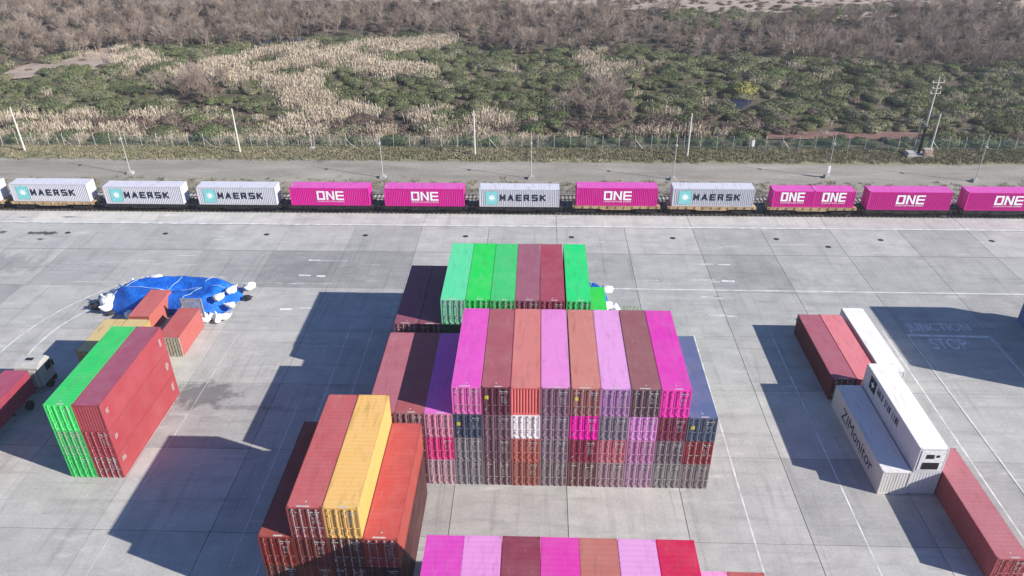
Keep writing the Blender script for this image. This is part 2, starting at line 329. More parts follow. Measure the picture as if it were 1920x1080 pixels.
def railway(label, yc, sl_mat, n, x0, step, ztop=.0):
    t = thing('railway_track', label, 'railway track', (0, yc, 0))
    m = MB(); m.prism([(-.13, -1.25), (.13, -1.25), (.13, 1.25), (-.13, 1.25)], -.05, .06+ztop); me = m.mesh('sleeper', sl_mat)
    for i in range(n): link('sleeper', me, t, (x0+i*step, 0, 0))
    for s in (-.76, .76):
        m = MB(); m.prism([(s-.07, .06), (s+.07, .06), (s+.025, .1), (s+.035, .2), (s-.035, .2), (s-.025, .1)], -300, 300, 'x')
        link('rail', m.mesh('rail', M_RAIL), t)
railway('railway track that the container train stands on, beside the concrete apron edge', 107.67, flat('oily_sleeper', (.07,.06,.055), .9), 260, -96, .7)
railway('empty second railway track with pale sleepers behind the container train', 112.7, M_CONC, 290, -97, .62)

# ---------------------------------------------------------------- containers
W = 2.438
def corr_profile(a, b, period, depth):
    """(u, d) points of trapezoid corrugation between a and b"""
    pts = [(a, 0)]; n = max(1, int(round((b-a)/period))); p = (b-a)/n
    for i in range(n):
        u = a+i*p; pts += [(u+.30*p, 0), (u+.46*p, depth), (u+.80*p, depth), (u+.96*p, 0)]
    pts.append((b, 0)); return pts
_mesh = {}
def cached(key, fn):
    if key not in _mesh: _mesh[key] = fn()
    return _mesh[key]
def side_mesh(L, H, s, depth):
    def f():
        m = MB(); pr = corr_profile(.12, L-.12, .278, depth)
        X = s*(W/2-.012)
        vs = []
        for u, d in pr: vs += [(X-s*d, u, .14), (X-s*d, u, H-.10)]
        m.add(vs, [(2*i, 2*i+2, 2*i+3, 2*i+1) for i in range(len(pr)-1)])
        return m.mesh('side_wall', M_PAINT)
    return cached(('side', L, H, s, depth), f)
def end_mesh(L, H, depth):
    def f():
        m = MB(); pr = corr_profile(-W/2+.1, W/2-.1, .25, depth)
        vs = []
        for u, d in pr: vs += [(u, L-.03-d, .14), (u, L-.03-d, H-.10)]
        m.add(vs, [(2*i, 2*i+1, 2*i+3, 2*i+2) for i in range(len(pr)-1)])
        return m.mesh('end_wall', M_PAINT)
    return cached(('end', L, H, depth), f)
def roof_mesh(L, H):
    def f():
        m = MB(); pr = corr_profile(.25, L-.25, .42, .007)
        z = H-.012; xs = W/2-.05; vs = []
        for u, d in pr: vs += [(-xs, u, z-d), (xs, u, z-d)]
        m.add(vs, [(2*i, 2*i+1, 2*i+3, 2*i+2) for i in range(len(pr)-1)])
        m.box(-W/2+.03, W/2-.03, .04, .25, z-.03, z+.002); m.box(-W/2+.03, W/2-.03, L-.25, L-.04, z-.03, z+.002)
        return m.mesh('roof', M_ROOF)
    return cached(('roof', L, H), f)
def frame_mesh(L, H):
    def f():
        m = MB(); a = W/2
        for sx in (-1, 1):
            for y0, y1 in ((0, .12), (L-.12, L)): m.box(*sorted((sx*(a-.11), sx*a)), y0, y1, .12, H-.12)
            m.box(*sorted((sx*(a-.06), sx*(a-.002))), .12, L-.12, .0+.02, .14)
            m.box(*sorted((sx*(a-.05), sx*(a-.004))), .12, L-.12, H-.10, H-.02)
        m.box(-a+.11, a-.11, 0.0, .1, H-.12, H-.02); m.box(-a+.11, a-.11, L-.1, L, H-.12, H-.02)
        m.box(-a+.11, a-.11, 0.0, .1, .02, .14); m.box(-a+.11, a-.11, L-.1, L, .02, .14)
        return m.mesh('frame', M_PAINT)
    return cached(('frame', L, H), f)
def casting_mesh():
    def f():
        m = MB(); m.box(-.085, .085, -.082, .082, -.06, .06); m.box(-.03, .03, -.088, -.083, -.03, .03)
        return m.mesh('corner_casting', M_PAINT)
    return cached('cast', f)
def door_mesh(H, s):
    def f():
        m = MB(); x0, x1 = sorted((s*.02, s*(W/2-.12))); y = .055
        m.box(x0, x1, y, y+.02, .15, H-.13)
        # raised rim and ribs between recessed panels
        for (a, b) in ((x0, x0+.09), (x0+.33, x0+.42), (x0+.66, x0+.75), (x1-.09, x1)): m.box(a, b, y-.03, y-.0005, .15, H-.13)
        for (a, b) in ((.15, .24), (H-.22, H-.13)):
            for (c, d) in ((x0+.09, x0+.33), (x0+.42, x0+.66), (x0+.75, x1-.09)): m.box(c, d, y-.03, y-.0005, a, b)
        return m.mesh('door', M_PAINT)
    return cached(('door', H, s), f)
def rod_mesh(H, painted=False):
    def f():
        m = MB(); m.tube((0, -.055, .06), (0, -.055, H-.05), .027, n=6)
        for z in (.18, .75, H-.75, H-.2): m.box(-.06, .06, -.07, .02, z-.04, z+.04)
        m.box(-.01, .34, -.085, -.06, 1.05, 1.10)
        return m.mesh('lock_rod', M_PAINT if painted else M_ROD)
    return cached(('rod', H, painted), f)
def marks_mesh(H, v):
    def f():
        r = random.Random(v); m = MB(); y = .012
        def row(x0, x1, z, h):
            x = x0
            while x < x1-.03:
                w_ = r.uniform(.05, .12)
                if r.random() < .82: m.box(x, min(x1, x+w_), y, y+.003, z, z+h)
                x += w_+.03
        row(.28, 1.0, H-.50, .13); row(.30, .95, H-.68, .08)
        for i in range(r.randint(3, 7)): row(.42, r.uniform(.7, 1.0), H-.95-i*.13, .05)
        if v % 2: row(-1.0, -.45, H-.5, .10)
        if v % 3: m.box(-.95, -.80, y, y+.003, .5, .72)
        m.box(-.55 if v % 2 else -.15, .35 if v % 2 else .5, .10, .22, H-.009, H-.006)
        m.box(-.04, .06, .52, .66, H-.009, H-.006)
        return m.mesh('stencil_marks', M_MARK)
    return cached(('marks', H, v), f)
def sticker_mesh(H):
    def f():
        m = MB(); m.box(-.98, -.62, .006, .012, H-1.25, H-.88); return m.mesh('sticker', M_YEL)
    return cached(('stick', H), f)
CM = casting_mesh()
H1, H2 = 2.591, 2.896
L40, L20 = 12.192, 6.058
def container(label, cat, loc, L=L40, H=H1, body=(.3,.1,.1,1), roof=None, flip=False, rz=0, depth=.045, group=None,
              detail=2, var=0, sticker=False, roof_label=None, castcol=None, rods=True):
    """door end at local y=0 facing -y; flip puts the blank corrugated end there. detail 0: buried in its block"""
    roof = roof or body
    t = thing('shipping_container', label, cat, loc, rz, group)
    if flip:
        t.rotation_euler.z = rz+math.pi; d = Vector((0, L, 0)); d.rotate(Matrix.Rotation(rz, 3, 'Z')); t.location = Vector(loc)+d
    j = tuple(max(0, c*1.0) for c in body[:3])+(1,)
    link('frame', frame_mesh(L, H), t, color=j)
    ro = link('roof', roof_mesh(L, H), t, color=roof)
    if roof_label: ro['label'] = roof_label
    for s in (-1, 1): link('side_wall', side_mesh(L, H, s, depth), t, color=j)
    link('end_wall', end_mesh(L, H, depth), t, color=j)
    for sx in (-1, 1):
        for y in (.09, L-.09):
            for z in (.06, H-.061):
                if detail == 0 or (detail == 1 and z < 1): continue
                link('corner_casting', CM, t, (sx*(W/2-.088), y, z), castcol or tuple(c*.8 for c in j[:3])+(1,))
    for s in (-1, 1):
        dr = link('door', door_mesh(H, s), t, color=j)
        if detail and rods:
            for q in (.28, .82): link('lock_rod', rod_mesh(H, var % 2 == 0), dr, (s*q, 0, 0), tuple(min(.8, c*1.25+.06) for c in j[:3])+(1,))
    if detail and not flip and rods: link('stencil_marks', marks_mesh(H, var % 6), t)['kind'] = 'stuff'
    if sticker: link('sticker', sticker_mesh(H), t)
    return t
ORD = ['first','second','third','fourth','fifth','sixth','seventh','eighth','ninth','tenth','eleventh','twelfth','thirteenth','fourteenth']
PX, XA, YA, YG = 2.4632, -6.945, 49.53, 63.71
def colx(k): return XA+k*PX+W/2+.0126
TIER = {1: ['ground'], 2: ['ground', 'second'], 3: ['ground', 'second', 'third'], 4: ['ground', 'second', 'third', 'topmost']}
def block(where, grp, y0, cols, hidden=None, KB=KF):
    """cols: (column index, nth from left, tiers bottom-up [(word, rgb, H, flip, sticker)], roof word, roof colour, dx)"""
    for (k, nth, tiers, rw, rc, dx) in cols:
        z = 0; n = len(tiers)
        for i, tr in enumerate(tiers):
            word, c, H = tr[0], tr[1], tr[2]; flip = 'f' in tr[3:]; st = 's' in tr[3:]
            top = i == n-1
            lv = 'top of' if top else ('bottom of' if i == 0 else ('second up in' if i == 1 else 'third up in'))
            lab = f'{word} container, {rw} roof, {lv} {nth} stack from left, {where}' if top and rw and rw != word else f'{word} container, {lv} {nth} stack from left, {where}'
            r = random.Random(k*31+i*7+int(y0))
            det = 2 if (top or not hidden or not hidden(k, i, n)) else 0
            container(lab, 'shipping container', (colx(k)+dx+r.uniform(-.008, .008), y0+r.uniform(-.03, .03), z), L40, H, rgb(*c, KB), rgb(*rc, KT) if top else rgb(*c, KF*1.1),
                      flip, 0, .045, grp, det, r.randint(0, 5), st)
            z += H+.004
MAR, MAG, GRY, NVY, MAU = (112,60,76), (222,30,160), (126,120,128), (62,72,96), (134,98,118)
A = [
 (-3, 'first', [('brown', (110,60,55), H2), ('dark red', (120,50,55), H1), ('dusty rose', (150,75,85), H1)], None, (186,108,122), 0),
 (-2, 'second', [('maroon', MAR, H2), ('brown', (120,70,66), H1), ('maroon', (140,100,108), H1)], None, (178,88,95), 0),
 (-1, 'third', [('grey pink', (172,140,152), H2), ('deep pink', (205,62,130), H1), ('pale mauve', (188,126,152), H1)], 'orchid pink', (232,112,214), 0),
 (0, 'fourth', [('grey', GRY, H2), ('grey', (128,124,130), H1), ('navy', NVY, H1, 's'), ('pink', (220,104,182), H2)], 'hot pink', (236,84,200), 0),
 (1, 'fifth', [('brown grey', (112,84,92), H2), ('brown grey', (108,82,94), H1), ('plum grey', (112,86,100), H1), ('dark maroon', (98,46,66), H2, 's')], 'dusky red', (176,92,104), 0),
 (2, 'sixth', [('rust', (150,92,86), H2), ('rust', (172,98,92), H1), ('white', (228,218,222), H1), ('salmon red', (206,104,104), H2, 'f')], 'salmon', (220,130,126), 0),
 (3, 'seventh', [('taupe', (128,112,118), H2), ('taupe', (132,112,124), H1), ('mauve grey', (138,110,130), H1), ('mauve brown', (132,98,116), H2)], 'pale pink', (238,144,218), 0),
 (4, 'eighth', [('brown', (120,80,80), H2), ('crimson', (134,46,72), H1), ('magenta', (224,20,162), H1), ('brick brown', (156,96,94), H2, 's')], 'terracotta', (214,134,124), .05),
 (5, 'ninth', [('rose grey', (150,124,132), H2), ('rose', (180,106,120), H1), ('grey', (130,116,130), H1), ('lilac', (172,118,172), H2)], 'pale lilac pink', (238,166,228), .03),
 (6, 'tenth', [('mauve', (160,128,150), H2), ('mauve pink', (176,118,158), H1), ('light orchid', (200,134,190), H1), ('brown', (104,78,84), H2)], 'dull maroon', (156,96,102), .05),
 (7, 'eleventh', [('grey', (136,128,128), H2), ('plum grey', (118,98,108), H1), ('maroon', (124,52,76), H1), ('magenta', (226,52,166), H2)], 'magenta', (232,60,188), .06),
 (8, 'twelfth', [('grey brown', (130,118,118), H2), ('dark red', (142,42,50), H1), ('slate blue', (76,86,106), H1, 's')], None, (88,112,152), .08)]
block('front block', 'containers in the front block of the yard', YA, A)
hg = lambda k, i, n: True
Gc = [
 (-3, 'first', [('brown', (110,60,55), H1), ('maroon', MAR, H1), ('plum', (120,58,74), H1)], None, (150,76,100), 0),
 (-2, 'second', [('brown', (110,60,55), H1), ('maroon', MAR, H1), ('dark plum', (100,50,66), H1)], None, (140,70,96), 0),
 (-1, 'third', [('green', (60,120,84), H1), ('maroon', MAR, H1), ('dark green', (52,112,84), H1), ('mint', (120,200,160), H2)], 'mint green', (95,230,166), -.08),
 (0, 'fourth', [('maroon', MAR, H1), ('maroon', MAR, H1), ('brown', MAR, H1), ('bright green', (40,190,84), H2)], None, (22,224,92), -.08),
 (1, 'fifth', [('maroon', MAR, H1), ('maroon', MAR, H1), ('brown', MAR, H1), ('mid green', (80,170,100), H2)], None, (58,210,118), -.08),
 (2, 'sixth', [('maroon', MAR, H1), ('maroon', MAR, H1), ('brown', MAR, H1), ('mauve red', (140,84,98), H2)], None, (164,96,118), -.08),
 (3, 'seventh', [('maroon', MAR, H1), ('maroon', MAR, H1), ('brown', MAR, H1), ('crimson', (150,66,86), H2)], None, (174,70,94), -.08),
 (4, 'eighth', [('maroon', MAR, H1), ('maroon', MAR, H1), ('brown', MAR, H1), ('vivid green', (70,190,110), H2)], None, (22,228,126), .06),
 (5, 'ninth', [('green', (40,150,60), H1), ('leaf green', (40,190,60), H1)], None, (28,216,76), .0)]
block('rear row', 'containers in the rear row of the yard', YG, Gc, hg)
YF = 36.1
Fc = [
 (-5, 'first', [('brown', (110,60,55), H1), ('brown', (120,66,60), H1), ('dark red', (150,58,52), H2)], None, (168,70,62), 0),
 (-4, 'second', [('brown', (110,60,55), H1), ('rust', (150,80,60), H1), ('dark red', (130,60,56), H2), ('brick red', (170,80,80), H2)], None, (200,98,102), 0),
 (-3, 'third', [('maroon', (104,56,58), H1), ('maroon', (112,60,64), H1), ('brown', (120,66,60), H2), ('yellow', (250,200,118), H2)], None, (250,198,116), 0),
 (-2, 'fourth', [('maroon', (90,50,56), H1), ('dark brown', (84,46,50), H1), ('red', (188,84,78), H2)], None, (202,84,82), 0)]
block('left front group', 'containers in the left front group', YF, Fc, None, 1.6)
YE = 21.9
Ec = [
 (0, 'first', [('grey', GRY, H1), ('maroon', MAR, H1), ('grey', GRY, H2), ('hot pink', (226,70,190), H2)], None, (228,72,192), 0),
 (1, 'second', [('grey', GRY, H1), ('maroon', MAR, H1), ('grey', GRY, H2), ('light pink', (220,130,200), H2)], None, (238,154,220), 0),
 (2, 'third', [('grey', GRY, H1), ('maroon', MAR, H1), ('grey', GRY, H2), ('maroon', (130,50,70), H2)], None, (146,56,80), 0),
 (3, 'fourth', [('grey', GRY, H1), ('maroon', MAR, H1), ('grey', GRY, H2), ('magenta', (226,50,170), H2)], None, (230,60,178), 0),
 (4, 'fifth', [('grey', GRY, H1), ('maroon', MAR, H1), ('grey', GRY, H2), ('tan', (180,110,100), H2)], None, (198,118,108), 0),
 (5, 'sixth', [('grey', GRY, H1), ('maroon', MAR, H1), ('grey', GRY, H2), ('pale lilac', (220,140,210), H2)], None, (236,166,224), 0),
 (6, 'seventh', [('grey', GRY, H1), ('maroon', MAR, H1), ('grey', GRY, H2), ('crimson pink', (210,20,80), H2)], None, (216,22,82), 0),
 (7, 'eighth', [('grey', GRY, H1), ('maroon', MAR, H1), ('pale pink', (230,140,200), H2)], None, (246,160,216), 0),
 (8, 'ninth', [('grey', GRY, H1), ('maroon', MAR, H1), ('dull red', (170,84,86), H2)], None, (192,98,98), 0)]
block('nearest row', 'containers in the nearest row', YE, Ec, lambda k, i, n: True)
# stack of green and red on the left, three high
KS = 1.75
XL, YL = -42.13, 49.5
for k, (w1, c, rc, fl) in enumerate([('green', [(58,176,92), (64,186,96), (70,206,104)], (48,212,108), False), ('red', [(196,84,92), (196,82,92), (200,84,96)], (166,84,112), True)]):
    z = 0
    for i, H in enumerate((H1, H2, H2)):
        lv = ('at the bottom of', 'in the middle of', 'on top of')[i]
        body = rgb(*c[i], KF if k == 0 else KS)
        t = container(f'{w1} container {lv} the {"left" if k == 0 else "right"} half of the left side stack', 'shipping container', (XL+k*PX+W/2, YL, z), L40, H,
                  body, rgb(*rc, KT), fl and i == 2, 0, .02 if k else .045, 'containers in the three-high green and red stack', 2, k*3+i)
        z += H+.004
# small stencils on the lit side wall near its two ends
for z0 in (0, H1, H1+H2):
    m = MB(); x = XL+2*PX+.004
    for y0, n in ((YL+11.0, 5), (YL+.5, 3)):
        for q in range(n): m.box(x, x+.004, y0+random.uniform(0, .1), y0+random.uniform(.35, .7), z0+1.9-q*.17, z0+1.97-q*.17)
    o = link('stencil_marks', m.mesh('stencil_marks', M_MARK), t); o['kind'] = 'stuff'; o.matrix_basis = (Matrix.Translation(t.location) @ Matrix.Rotation(t.rotation_euler.z, 4, 'Z')).inverted()
# yellow pair, 20 foot, two high behind it
for k in (0, 1):
    for i in (0, 1):
        container(f'pale yellow short container, {"upper" if i else "lower"}, {"left" if k == 0 else "right"} stack behind the green container', 'shipping container',
                  (-46.85+k*PX+W/2, 61.8, i*(H1+.004)), L20, H1, rgb(190,160,100, 1.3), rgb(222,196,138, KT), bool(k), 0, .04, 'pale yellow short containers', 2, i+k)
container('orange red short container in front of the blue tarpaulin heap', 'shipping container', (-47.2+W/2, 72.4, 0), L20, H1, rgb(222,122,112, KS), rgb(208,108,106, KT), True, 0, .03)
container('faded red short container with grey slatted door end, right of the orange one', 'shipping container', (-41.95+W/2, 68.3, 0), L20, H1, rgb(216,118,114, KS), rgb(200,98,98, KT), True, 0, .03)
# grey slatted end seen on that container
t = thing('slatted_rack', 'grey slatted steel rack standing against the near end of the faded red short container', 'rack', (-41.95+W/2, 68.2, 0))
def rack(t, wd, h, n):
    m = MB()
    for s in (-1, 1): m.box(s*wd/2-.05, s*wd/2+.05, -.06, .06, 0, h)
    m.box(-wd/2+.05, wd/2-.05, -.05, .05, h-.1, h); m.box(-wd/2+.05, wd/2-.05, -.05, .05, 0, .1)
    fm = flat('weathered_zinc', (.36,.34,.30), .6, .1, .3, 3)
    link('frame', m.mesh('frame', fm), t)
    m = MB(); m.box(-wd/2/n*.62, wd/2/n*.62, -.03, .03, .1, h-.1); me = m.mesh('slat', fm)
    for i in range(n): link('slat', me, t, (-wd/2+.05+(i+.5)*(wd-.1)/n, 0, 0))
rack(t, 2.42, 2.55, 7)
t = thing('slatted_rack', 'light grey ribbed steel panel standing upright behind the faded red short container', 'rack', (-40.8, 75.2, 0)); rack(t, 2.4, 3.35, 9)
t = thing('slatted_rack', 'low steel rack with upright bars behind the dull maroon roof of the front block', 'rack', (11.1, 76.2, 0)); rack(t, 1.9, 2.4, 5)

# right hand group
container('dark red container on the ground, left of the pair beside the long shadow', 'shipping container', (30.05+W/2, 62.4, 0), L40, H1, rgb(112,34,48, 1.3), rgb(178,96,116, KT), group='red pair on the right side', var=1)
container('salmon red container on the ground, right of the pair beside the long shadow', 'shipping container', (30.05+PX+W/2, 62.4, 0), L40, H1, rgb(190,90,95, 1.3), rgb(236,134,144, KT), group='red pair on the right side', var=2)
RWH = (.62,.62,.63,1)
container('white refrigerated container on the ground, far end of the white line of containers', 'shipping container', (35.5+W/2, 63.9, 0), L40, H1, RWH, (.82,.82,.84,1), True, depth=.012)
mon = container('white refrigerated container in shade with large dark lettering on its side', 'shipping container', (30.1+W/2, 49.3, 0), L40, H1, (.62,.6,.57,1), (.72,.72,.72,1), True, depth=.012)
under = container('white container beneath the white one with the black square emblem', 'shipping container', (32.65+W/2, 49.45, 0), L40, H1, RWH, RWH, True, depth=.012)
gold = container('white refrigerated container with black square emblem on its side, raised on another', 'shipping container', (32.65+W/2, 49.45, H1+.005), L40, H1, (.60,.60,.61,1), (.84,.83,.82,1), True, depth=.012)
container('dull rose container on the ground, right of the raised white container', 'shipping container', (35.2+W/2, 40.3, 0), L40, H1, rgb(180,90,95,1.3), rgb(196,118,128, KT), group='red pair on the right side')
STROKES = {'M': ([(0,0),(0,1)],[(0,1),(.5,.3)],[(.5,.3),(1,1)],[(1,1),(1,0)]), 'A': ([(0,0),(.5,1)],[(.5,1),(1,0)],[(.2,.3),(.8,.3)]),
 'E': ([(0,0),(0,1)],[(0,1),(1,1)],[(0,.5),(.9,.5)],[(0,0),(1,0)]), 'R': ([(0,0),(0,1)],[(0,1),(.85,1)],[(.9,1),(.9,.5)],[(0,.48),(.9,.48)],[(.45,.45),(1,0)]),
 'S': ([(1,1),(0,1)],[(0,1),(0,.52)],[(0,.5),(1,.5)],[(1,.5),(1,0)],[(1,0),(0,0)]), 'K': ([(0,0),(0,1)],[(0,.45),(1,1)],[(.35,.62),(1,0)]),
 'G': ([(1,1),(0,1)],[(0,1),(0,0)],[(0,0),(1,0)],[(1,0),(1,.5)],[(1,.5),(.55,.5)]), 'O': ([(0,0),(0,1)],[(0,1),(1,1)],[(1,1),(1,0)],[(1,0),(0,0)]),
 'L': ([(0,1),(0,0)],[(0,0),(1,0)]), 'D': ([(0,0),(0,1)],[(0,1),(.8,1)],[(.8,1),(1,.75)],[(1,.75),(1,.25)],[(1,.25),(.8,0)],[(.8,0),(0,0)]),
 'T': ([(0,1),(1,1)],[(.5,1),(.5,0)]), 'I': ([(.5,0),(.5,1)],), 'N': ([(0,0),(0,1)],[(0,1),(1,0)],[(1,0),(1,1)])}
def stroke_text(s, w_, h_, sw, mat):
    def f():
        m = MB(); n = len(s); adv = w_/(n-.25); lw = adv*.72; q = 0
        for i, ch in enumerate(s):
            for a, b2 in STROKES.get(ch, ()):
                A = Vector((i*adv+sw/2+a[0]*(lw-sw), sw/2+a[1]*(h_-sw), 0)); B = Vector((i*adv+sw/2+b2[0]*(lw-sw), sw/2+b2[1]*(h_-sw), 0))
                d = (B-A).normalized(); nn_ = Vector((-d.y, d.x, 0))*sw/2; A = A-d*sw*.45; B = B+d*sw*.45; q = (q+1) % 6; z = Vector((0, 0, q*.0012))
                m.quad(A-nn_+z, B-nn_+z, B+nn_+z, A+nn_+z)
        return m.mesh('lettering', mat)
    return cached(('stroke', s, w_, h_), f)
def side_text(parent, s, y_far, y_near, z0, h, mat, x, bold=.0):
    """lettering on the side facing -x: reads from far to near. world position, flat on the wall"""
    L = y_far-y_near
    o = link('lettering', stroke_text(s, L, h, .105, mat) if bold else text_mesh(s, L, h, mat), parent)
    R = Matrix(((0, 0, -1), (-1, 0, 0), (0, 1, 0)))                       # local x -> -y, local y -> z, normal -> -x
    o.matrix_parent_inverse = Matrix.Identity(4)
    Wm = Matrix.Translation((x, y_far, z0)) @ R.to_4x4()
    P = Matrix.Translation(parent.location) @ Matrix.Rotation(parent.rotation_euler.z, 4, 'Z')
    o.matrix_basis = P.inverted() @ Wm
    return o
xw = 32.65-.006
o = side_text(gold, 'GOLD STAR LINE', 58.5, 53.7, H1+1.3, .72, M_NAVY, xw, .022)
m = MB(); m.prism([(60.3, H1+.8), (60.3, H1+2.15), (58.9, H1+2.15), (58.9, H1+.8)], xw-.004, xw, 'x')
def to_local(o, parent):
    P = Matrix.Translation(parent.location) @ Matrix.Rotation(parent.rotation_euler.z, 4, 'Z'); o.matrix_basis = P.inverted()
em = link('emblem', m.mesh('emblem', M_NAVY), gold); to_local(em, gold)
m = MB(); c0 = (59.6, H1+1.475); st = [(c0[0]+r_*math.cos(a_), c0[1]+r_*math.sin(a_)) for i in range(8) for r_, a_ in [((.42 if i % 2 == 0 else .16), i*math.pi/4)]]
m.prism(st, xw-.009, xw-.005, 'x'); em = link('emblem_star', m.mesh('emblem_star', M_WHT), gold); to_local(em, gold)
side_text(mon, 'ZIMonitor', 58.9, 51.2, .7, 1.2, M_NAVY, 30.1-.006)
# refrigeration machinery on the near ends
def reefer(parent, z):
    x = parent.location.x; y = 49.45
    fr = MB(); fr.box(x-1.02, x+1.02, y-.04, y+.01, z+.2, z+2.4); u = link('machinery_panel', fr.mesh('machinery_panel', flat('machinery_white', (.72,.72,.72), .5)), parent); to_local(u, parent)
    for (a, b2, c, d) in ((-.55, .1, 1.55, 2.0), (.3, .55, 1.7, 1.95), (-.7, .7, .35, 1.1)):
        g = MB(); g.box(x+a, x+b2, y-.07, y-.041, z+c, z+d); v = link('vent_grille', g.mesh('vent_grille', M_BLK), parent); to_local(v, parent)
reefer(gold, H1); reefer(mon, 0)
container('blue short container in shade, cut off by the right edge of the view', 'shipping container', (57.2+W/2, 71.75, 0), L20, H1, (.06,.14,.30,1), (.10,.2,.4,1), True)
# block of containers just past the right edge, whose shadow falls into view
for k in range(4):
    z = 0
    for i in range(4):
        H = (H1, H1, H2, H2)[i]
        word, c = [('grey', GRY), ('brown', (120,70,60)), ('blue', (50,80,130)), ('red', (150,60,60))][(k+i) % 4]
        container(f'{word} container, {ORD[i]} up, {ORD[k]} stack of the block past the right edge', 'shipping container',
                  (59.75+k*PX+W/2, 61.6, z), L40, H, rgb(*c, KF), rgb(*c, KF), False, 0, .045, 'containers of the block past the right edge', 0)
        z += H+.004

# ---------------------------------------------------------------- container train
YT = 106.45
def bogie_wheels(parent, xs):
    wm = cached('wheel', lambda: (lambda m: (m.tube((0, -.06, 0), (0, .06, 0), .46, n=14), m.tube((0, -.1, 0), (0, -.06, 0), .12, n=8), m.mesh('wheel', M_STEEL))[2])(MB()))
    for x in xs:
        for y in (-.76, .76): link('wheel', wm, parent, (x, y, .64))
def wagon(label, xc, zdeck, ochre):
    t = thing('flat_wagon', label, 'railway wagon', (xc, YT+W/2, 0), 0, 'flat wagons of the container train')
    mat = M_YSTEEL if ochre else M_STEEL
    L = 13.3; m = MB()
    for s in (-1, 1):
        zb = zdeck-.62
        m.prism([(-L/2, zdeck-.02), (-L/2, zdeck-.42), (-2.6, zdeck-.44), (-2.0, zb), (2.0, zb), (2.6, zdeck-.44), (L/2, zdeck-.42), (L/2, zdeck-.02)], s*1.30-.05, s*1.30+.05, 'y')
    m.box(-L/2, L/2, -1.25, 1.25, zdeck-.12, zdeck-.04); m.box(-L/2, L/2, -.25, .25, zdeck-.5, zdeck-.12)
    link('underframe', m.mesh('underframe', mat if ochre else M_STEEL), t)
    pk = MB(); pk.box(-.06, .06, -.05, .05, -.34, .02); pm = pk.mesh('stake_pocket', mat)
    nn = 11 if ochre else 7
    for i in range(nn):
        x = -L/2+.4+i*(L-.8)/(nn-1)
        for s in (-1, 1): link('stake_pocket', pm, t, (x, s*1.41, zdeck-.02))
    for sx in (-1, 1):
        b = MB(); b.box(-1.5, 1.5, -1.12, -1.0, .45, .85); b.box(-1.5, 1.5, 1.0, 1.12, .45, .85); b.box(-.3, .3, -1.0, 1.0, .5, zdeck-.51)
        for q in (-.9, .9): b.box(q-.18, q+.18, -1.16, -1.13, .42, .8); b.box(q-.18, q+.18, 1.13, 1.16, .42, .8)
        bo = link('bogie', b.mesh('bogie', M_STEEL), t, (sx*4.6, 0, 0)); bogie_wheels(bo, (-.9, .9))
        c = MB(); c.box(*sorted((sx*(L/2), sx*(L/2+.55))), -.12, .12, .85, 1.08); link('coupler', c.mesh('coupler', M_STEEL), t)
        for s in (-.85, .85):
            f = MB(); f.tube((sx*L/2, s, 1.0), (sx*(L/2+.5), s, 1.0), .09, n=8); f.tube((sx*(L/2+.5), s, 1.0), (sx*(L/2+.56), s, 1.0), .24, n=10)
            link('buffer', f.mesh('buffer', M_STEEL), t)
    return t
def one_logo(w_, h_):
    def f():
        m = MB(); s = .2*h_; a = w_*.30; g = w_*.05; y0, y1 = 0, .006
        def B(x0, x1, z0, z1): m.box(x0, x1, y0, y1, z0, z1)
        B(0, s, 0, h_); B(a-s, a, 0, h_); B(s, a-s, 0, s*.9); B(s, a-s, h_-s*.9, h_)
        x = a+g; B(x, x+s, 0, h_); B(x+a-s, x+a, 0, h_); m.prism([(x+s, h_), (x+s, h_-s*1.5), (x+a-s, 0), (x+a-s, s*1.5)], y0, y1, 'y')
        x = 2*(a+g); B(x, x+s, 0, h_)
        for z in (0, (h_-s*.85)/2, h_-s*.85): B(x+s, x+a, z, z+s*.85)
        return m.mesh('logo_lettering', M_WHT)
    return cached(('one', w_, h_), f)
def front_text(parent, s, x, z, w_, h_, mat, bold):
    o = link('lettering', text_mesh(s, w_, h_, mat, bold), parent)
    o.matrix_basis = Matrix(((0,0,-1,-(W/2+.006)), (-1,0,0,-x), (0,1,0,z), (0,0,0,1)))
    return o
def star_mesh(n=7, R=.62, r_=.3):
    def f():
        m = MB(); m.prism([((R if i % 2 == 0 else r_)*math.sin(i*math.pi/n), (R if i % 2 == 0 else r_)*math.cos(i*math.pi/n)) for i in range(2*n)], 0, .005, 'y'); return m.mesh('star_emblem', M_WHT)
    return cached('star', f)
